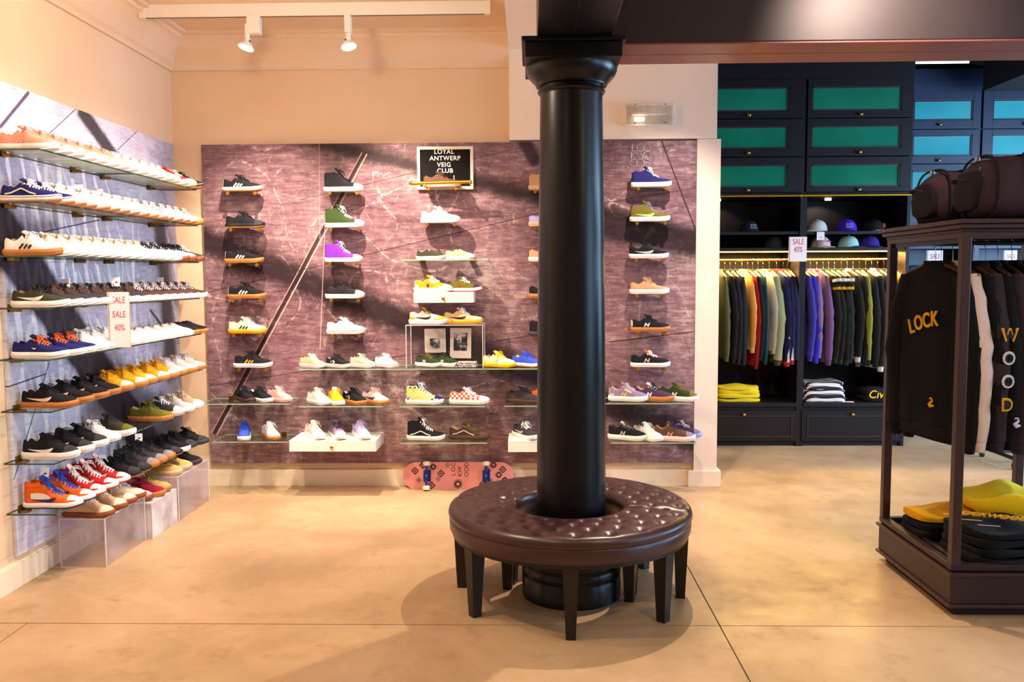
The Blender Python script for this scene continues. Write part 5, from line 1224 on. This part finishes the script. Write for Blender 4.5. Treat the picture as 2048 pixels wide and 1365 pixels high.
# duffel bags
BAGM = mat('#3c2a30', .8, 0, .3, 70, .25, .25); BAGD = mat('#1c1417', .8, 0, .3, 70, .25, .25)
def duffel(label, loc, rz, ln, ry, h_, seed):
    t = thing('duffel_bag', label, 'bag', loc, R_(rz)); r = random.Random(seed); ph = [r.uniform(0, 6) for _ in range(6)]
    rings = []; N = 36
    for k in range(25):
        u = k/24; e = 1-abs(2*u-1)**7*.35; x = ln*u - ln*.5
        ring = []
        for j in range(N):
            a = 2*PI*j/N; c, s = math.cos(a), math.sin(a); q = (abs(c)**3+abs(s)**3)**(-1/3)
            w_ = 1+.035*math.sin(3*a+ph[0]+u*5)+.03*math.sin(u*17+ph[1]+2*a)
            sag = .9+.1*math.sin(u*PI)
            ring.append((x+.01*math.sin(a*2+ph[2]), ry*e*w_*c*q, h_/2+h_/2*e*s*q*w_*(sag if s > 0 else 1)*(1 if s > 0 else min(1, 1/w_/e) )))
        rings.append([(p_[0], p_[1], max(p_[2], .002)) for p_ in ring])
    MB().loft(rings).build('body', BAGM, t, smooth=True)
    def rim(x, off=.004): return [(x, (ry+off)*math.cos(a)*q, h_/2+(h_/2+off)*math.sin(a)*q) for a, q in [(b_, (abs(math.cos(b_))**3+abs(math.sin(b_))**3)**(-1/3)) for b_ in [2*PI*j/32 for j in range(33)]]]
    MB().tube(rim(-ln*.42), .006, 6).build('piping', BAGD, t, smooth=True)
    MB().tube(rim(ln*.42), .006, 6).build('piping', BAGD, t, smooth=True)
    for x in (-ln*.16, ln*.2):
        pts = [(x+.0, (ry+.006)*math.cos(a)*q, h_/2+(h_/2+.006)*math.sin(a)*q) for a, q in [(b_, (abs(math.cos(b_))**3+abs(math.sin(b_))**3)**(-1/3)) for b_ in [R_(-70-220*j/26+360) for j in range(27)]]]
        MB().tube(pts, .022, 8, squash=(1, .2)).build('web_strap', BAGD if x > 0 else BAGM, t, smooth=True)
    MB().tube([(-ln*.16, -.03, h_), (-ln*.1, -.035, h_+.035), (0, -.04, h_+.05), (ln*.12, -.035, h_+.035), (ln*.2, -.03, h_)], .014, 8, squash=(1, .5)).build('carry_handle', BAGD, t, smooth=True)
    MB().box(-ln*.40, ln*.40, -.008, .008, h_-.004, h_+.004).build('zip', BAGD, t)
    # end pocket
    MB().loft([[( -ln*.5+xo, y*s_, h_*.46+z*s_) for y, z in [(ry*.72*math.cos(a)*(abs(math.cos(a))**4+abs(math.sin(a))**4)**-.25, h_*.34*math.sin(a)*(abs(math.cos(a))**4+abs(math.sin(a))**4)**-.25) for a in [2*PI*j/24 for j in range(24)]]] for xo, s_ in ((.04, .95), (.0, .92), (-.014, .86), (-.02, .6))]).build('end_pocket', BAGD, t, smooth=True)
    MB().tube([(-ln*.5-.034, -.05, h_*.62), (-ln*.5-.055, -.02, h_*.66), (-ln*.5-.055, .03, h_*.66), (-ln*.5-.034, .06, h_*.62)], .012, 8, squash=(1, .35)).build('grab_loop', BAGM, t, smooth=True)
    MB().box(-ln*.47, -ln*.44, -.03, -.012, h_*.93, h_*1.0).build('buckle', CHROME, t, bevel=.003)
    MB().tube([(-ln*.48, -ry*.5, h_*.82), (-ln*.49, -ry*.55, h_*.76)], .004, 6).build('zip_pull', CHROME, t)
    return t
duffel('large brown-black duffel bag at the front on top of the display stand', (2.41, 4.08, 1.859), 0, .66, .165, .30, 4)
duffel('smaller black duffel bag behind the large one on the stand', (2.36, 4.50, 1.859), 4, .60, .16, .285, 9)
# rolling rack behind
rr_ = thing('rolling_rack', 'black rolling garment rack on chrome casters behind the display stand', 'clothes rack', (3.98, 7.15, 0))
MB().tube([(0, -.27, .09), (0, .27, .09)], .016, 10).build('base_bar', BLACKP, rr_, smooth=True)
MB().tube([(.95, -.27, .09), (.95, .27, .09)], .016, 10).build('base_bar', BLACKP, rr_, smooth=True)
MB().tube([(0, 0, .10), (.95, 0, .10)], .012, 10).build('stretcher', BLACKP, rr_, smooth=True)
for x in (0, .95): MB().tube([(x, 0, .09), (x, 0, 1.5)], .014, 10).build('upright', BLACKP, rr_, smooth=True)
MB().tube([(0, 0, 1.5), (.95, 0, 1.5)], .014, 10).build('top_bar', BLACKP, rr_, smooth=True)
for x in (0, .95):
    for y in (-.25, .25):
        c_ = MB().box(x-.012, x+.012, y-.016, y+.016, .045, .078).build('caster_fork', CHROME, rr_, bevel=.003)
        MB().cyl((x-.011, y, .028), (x+.011, y, .028), .028, 16).build('caster_wheel', BLACKP, rr_, smooth=True)
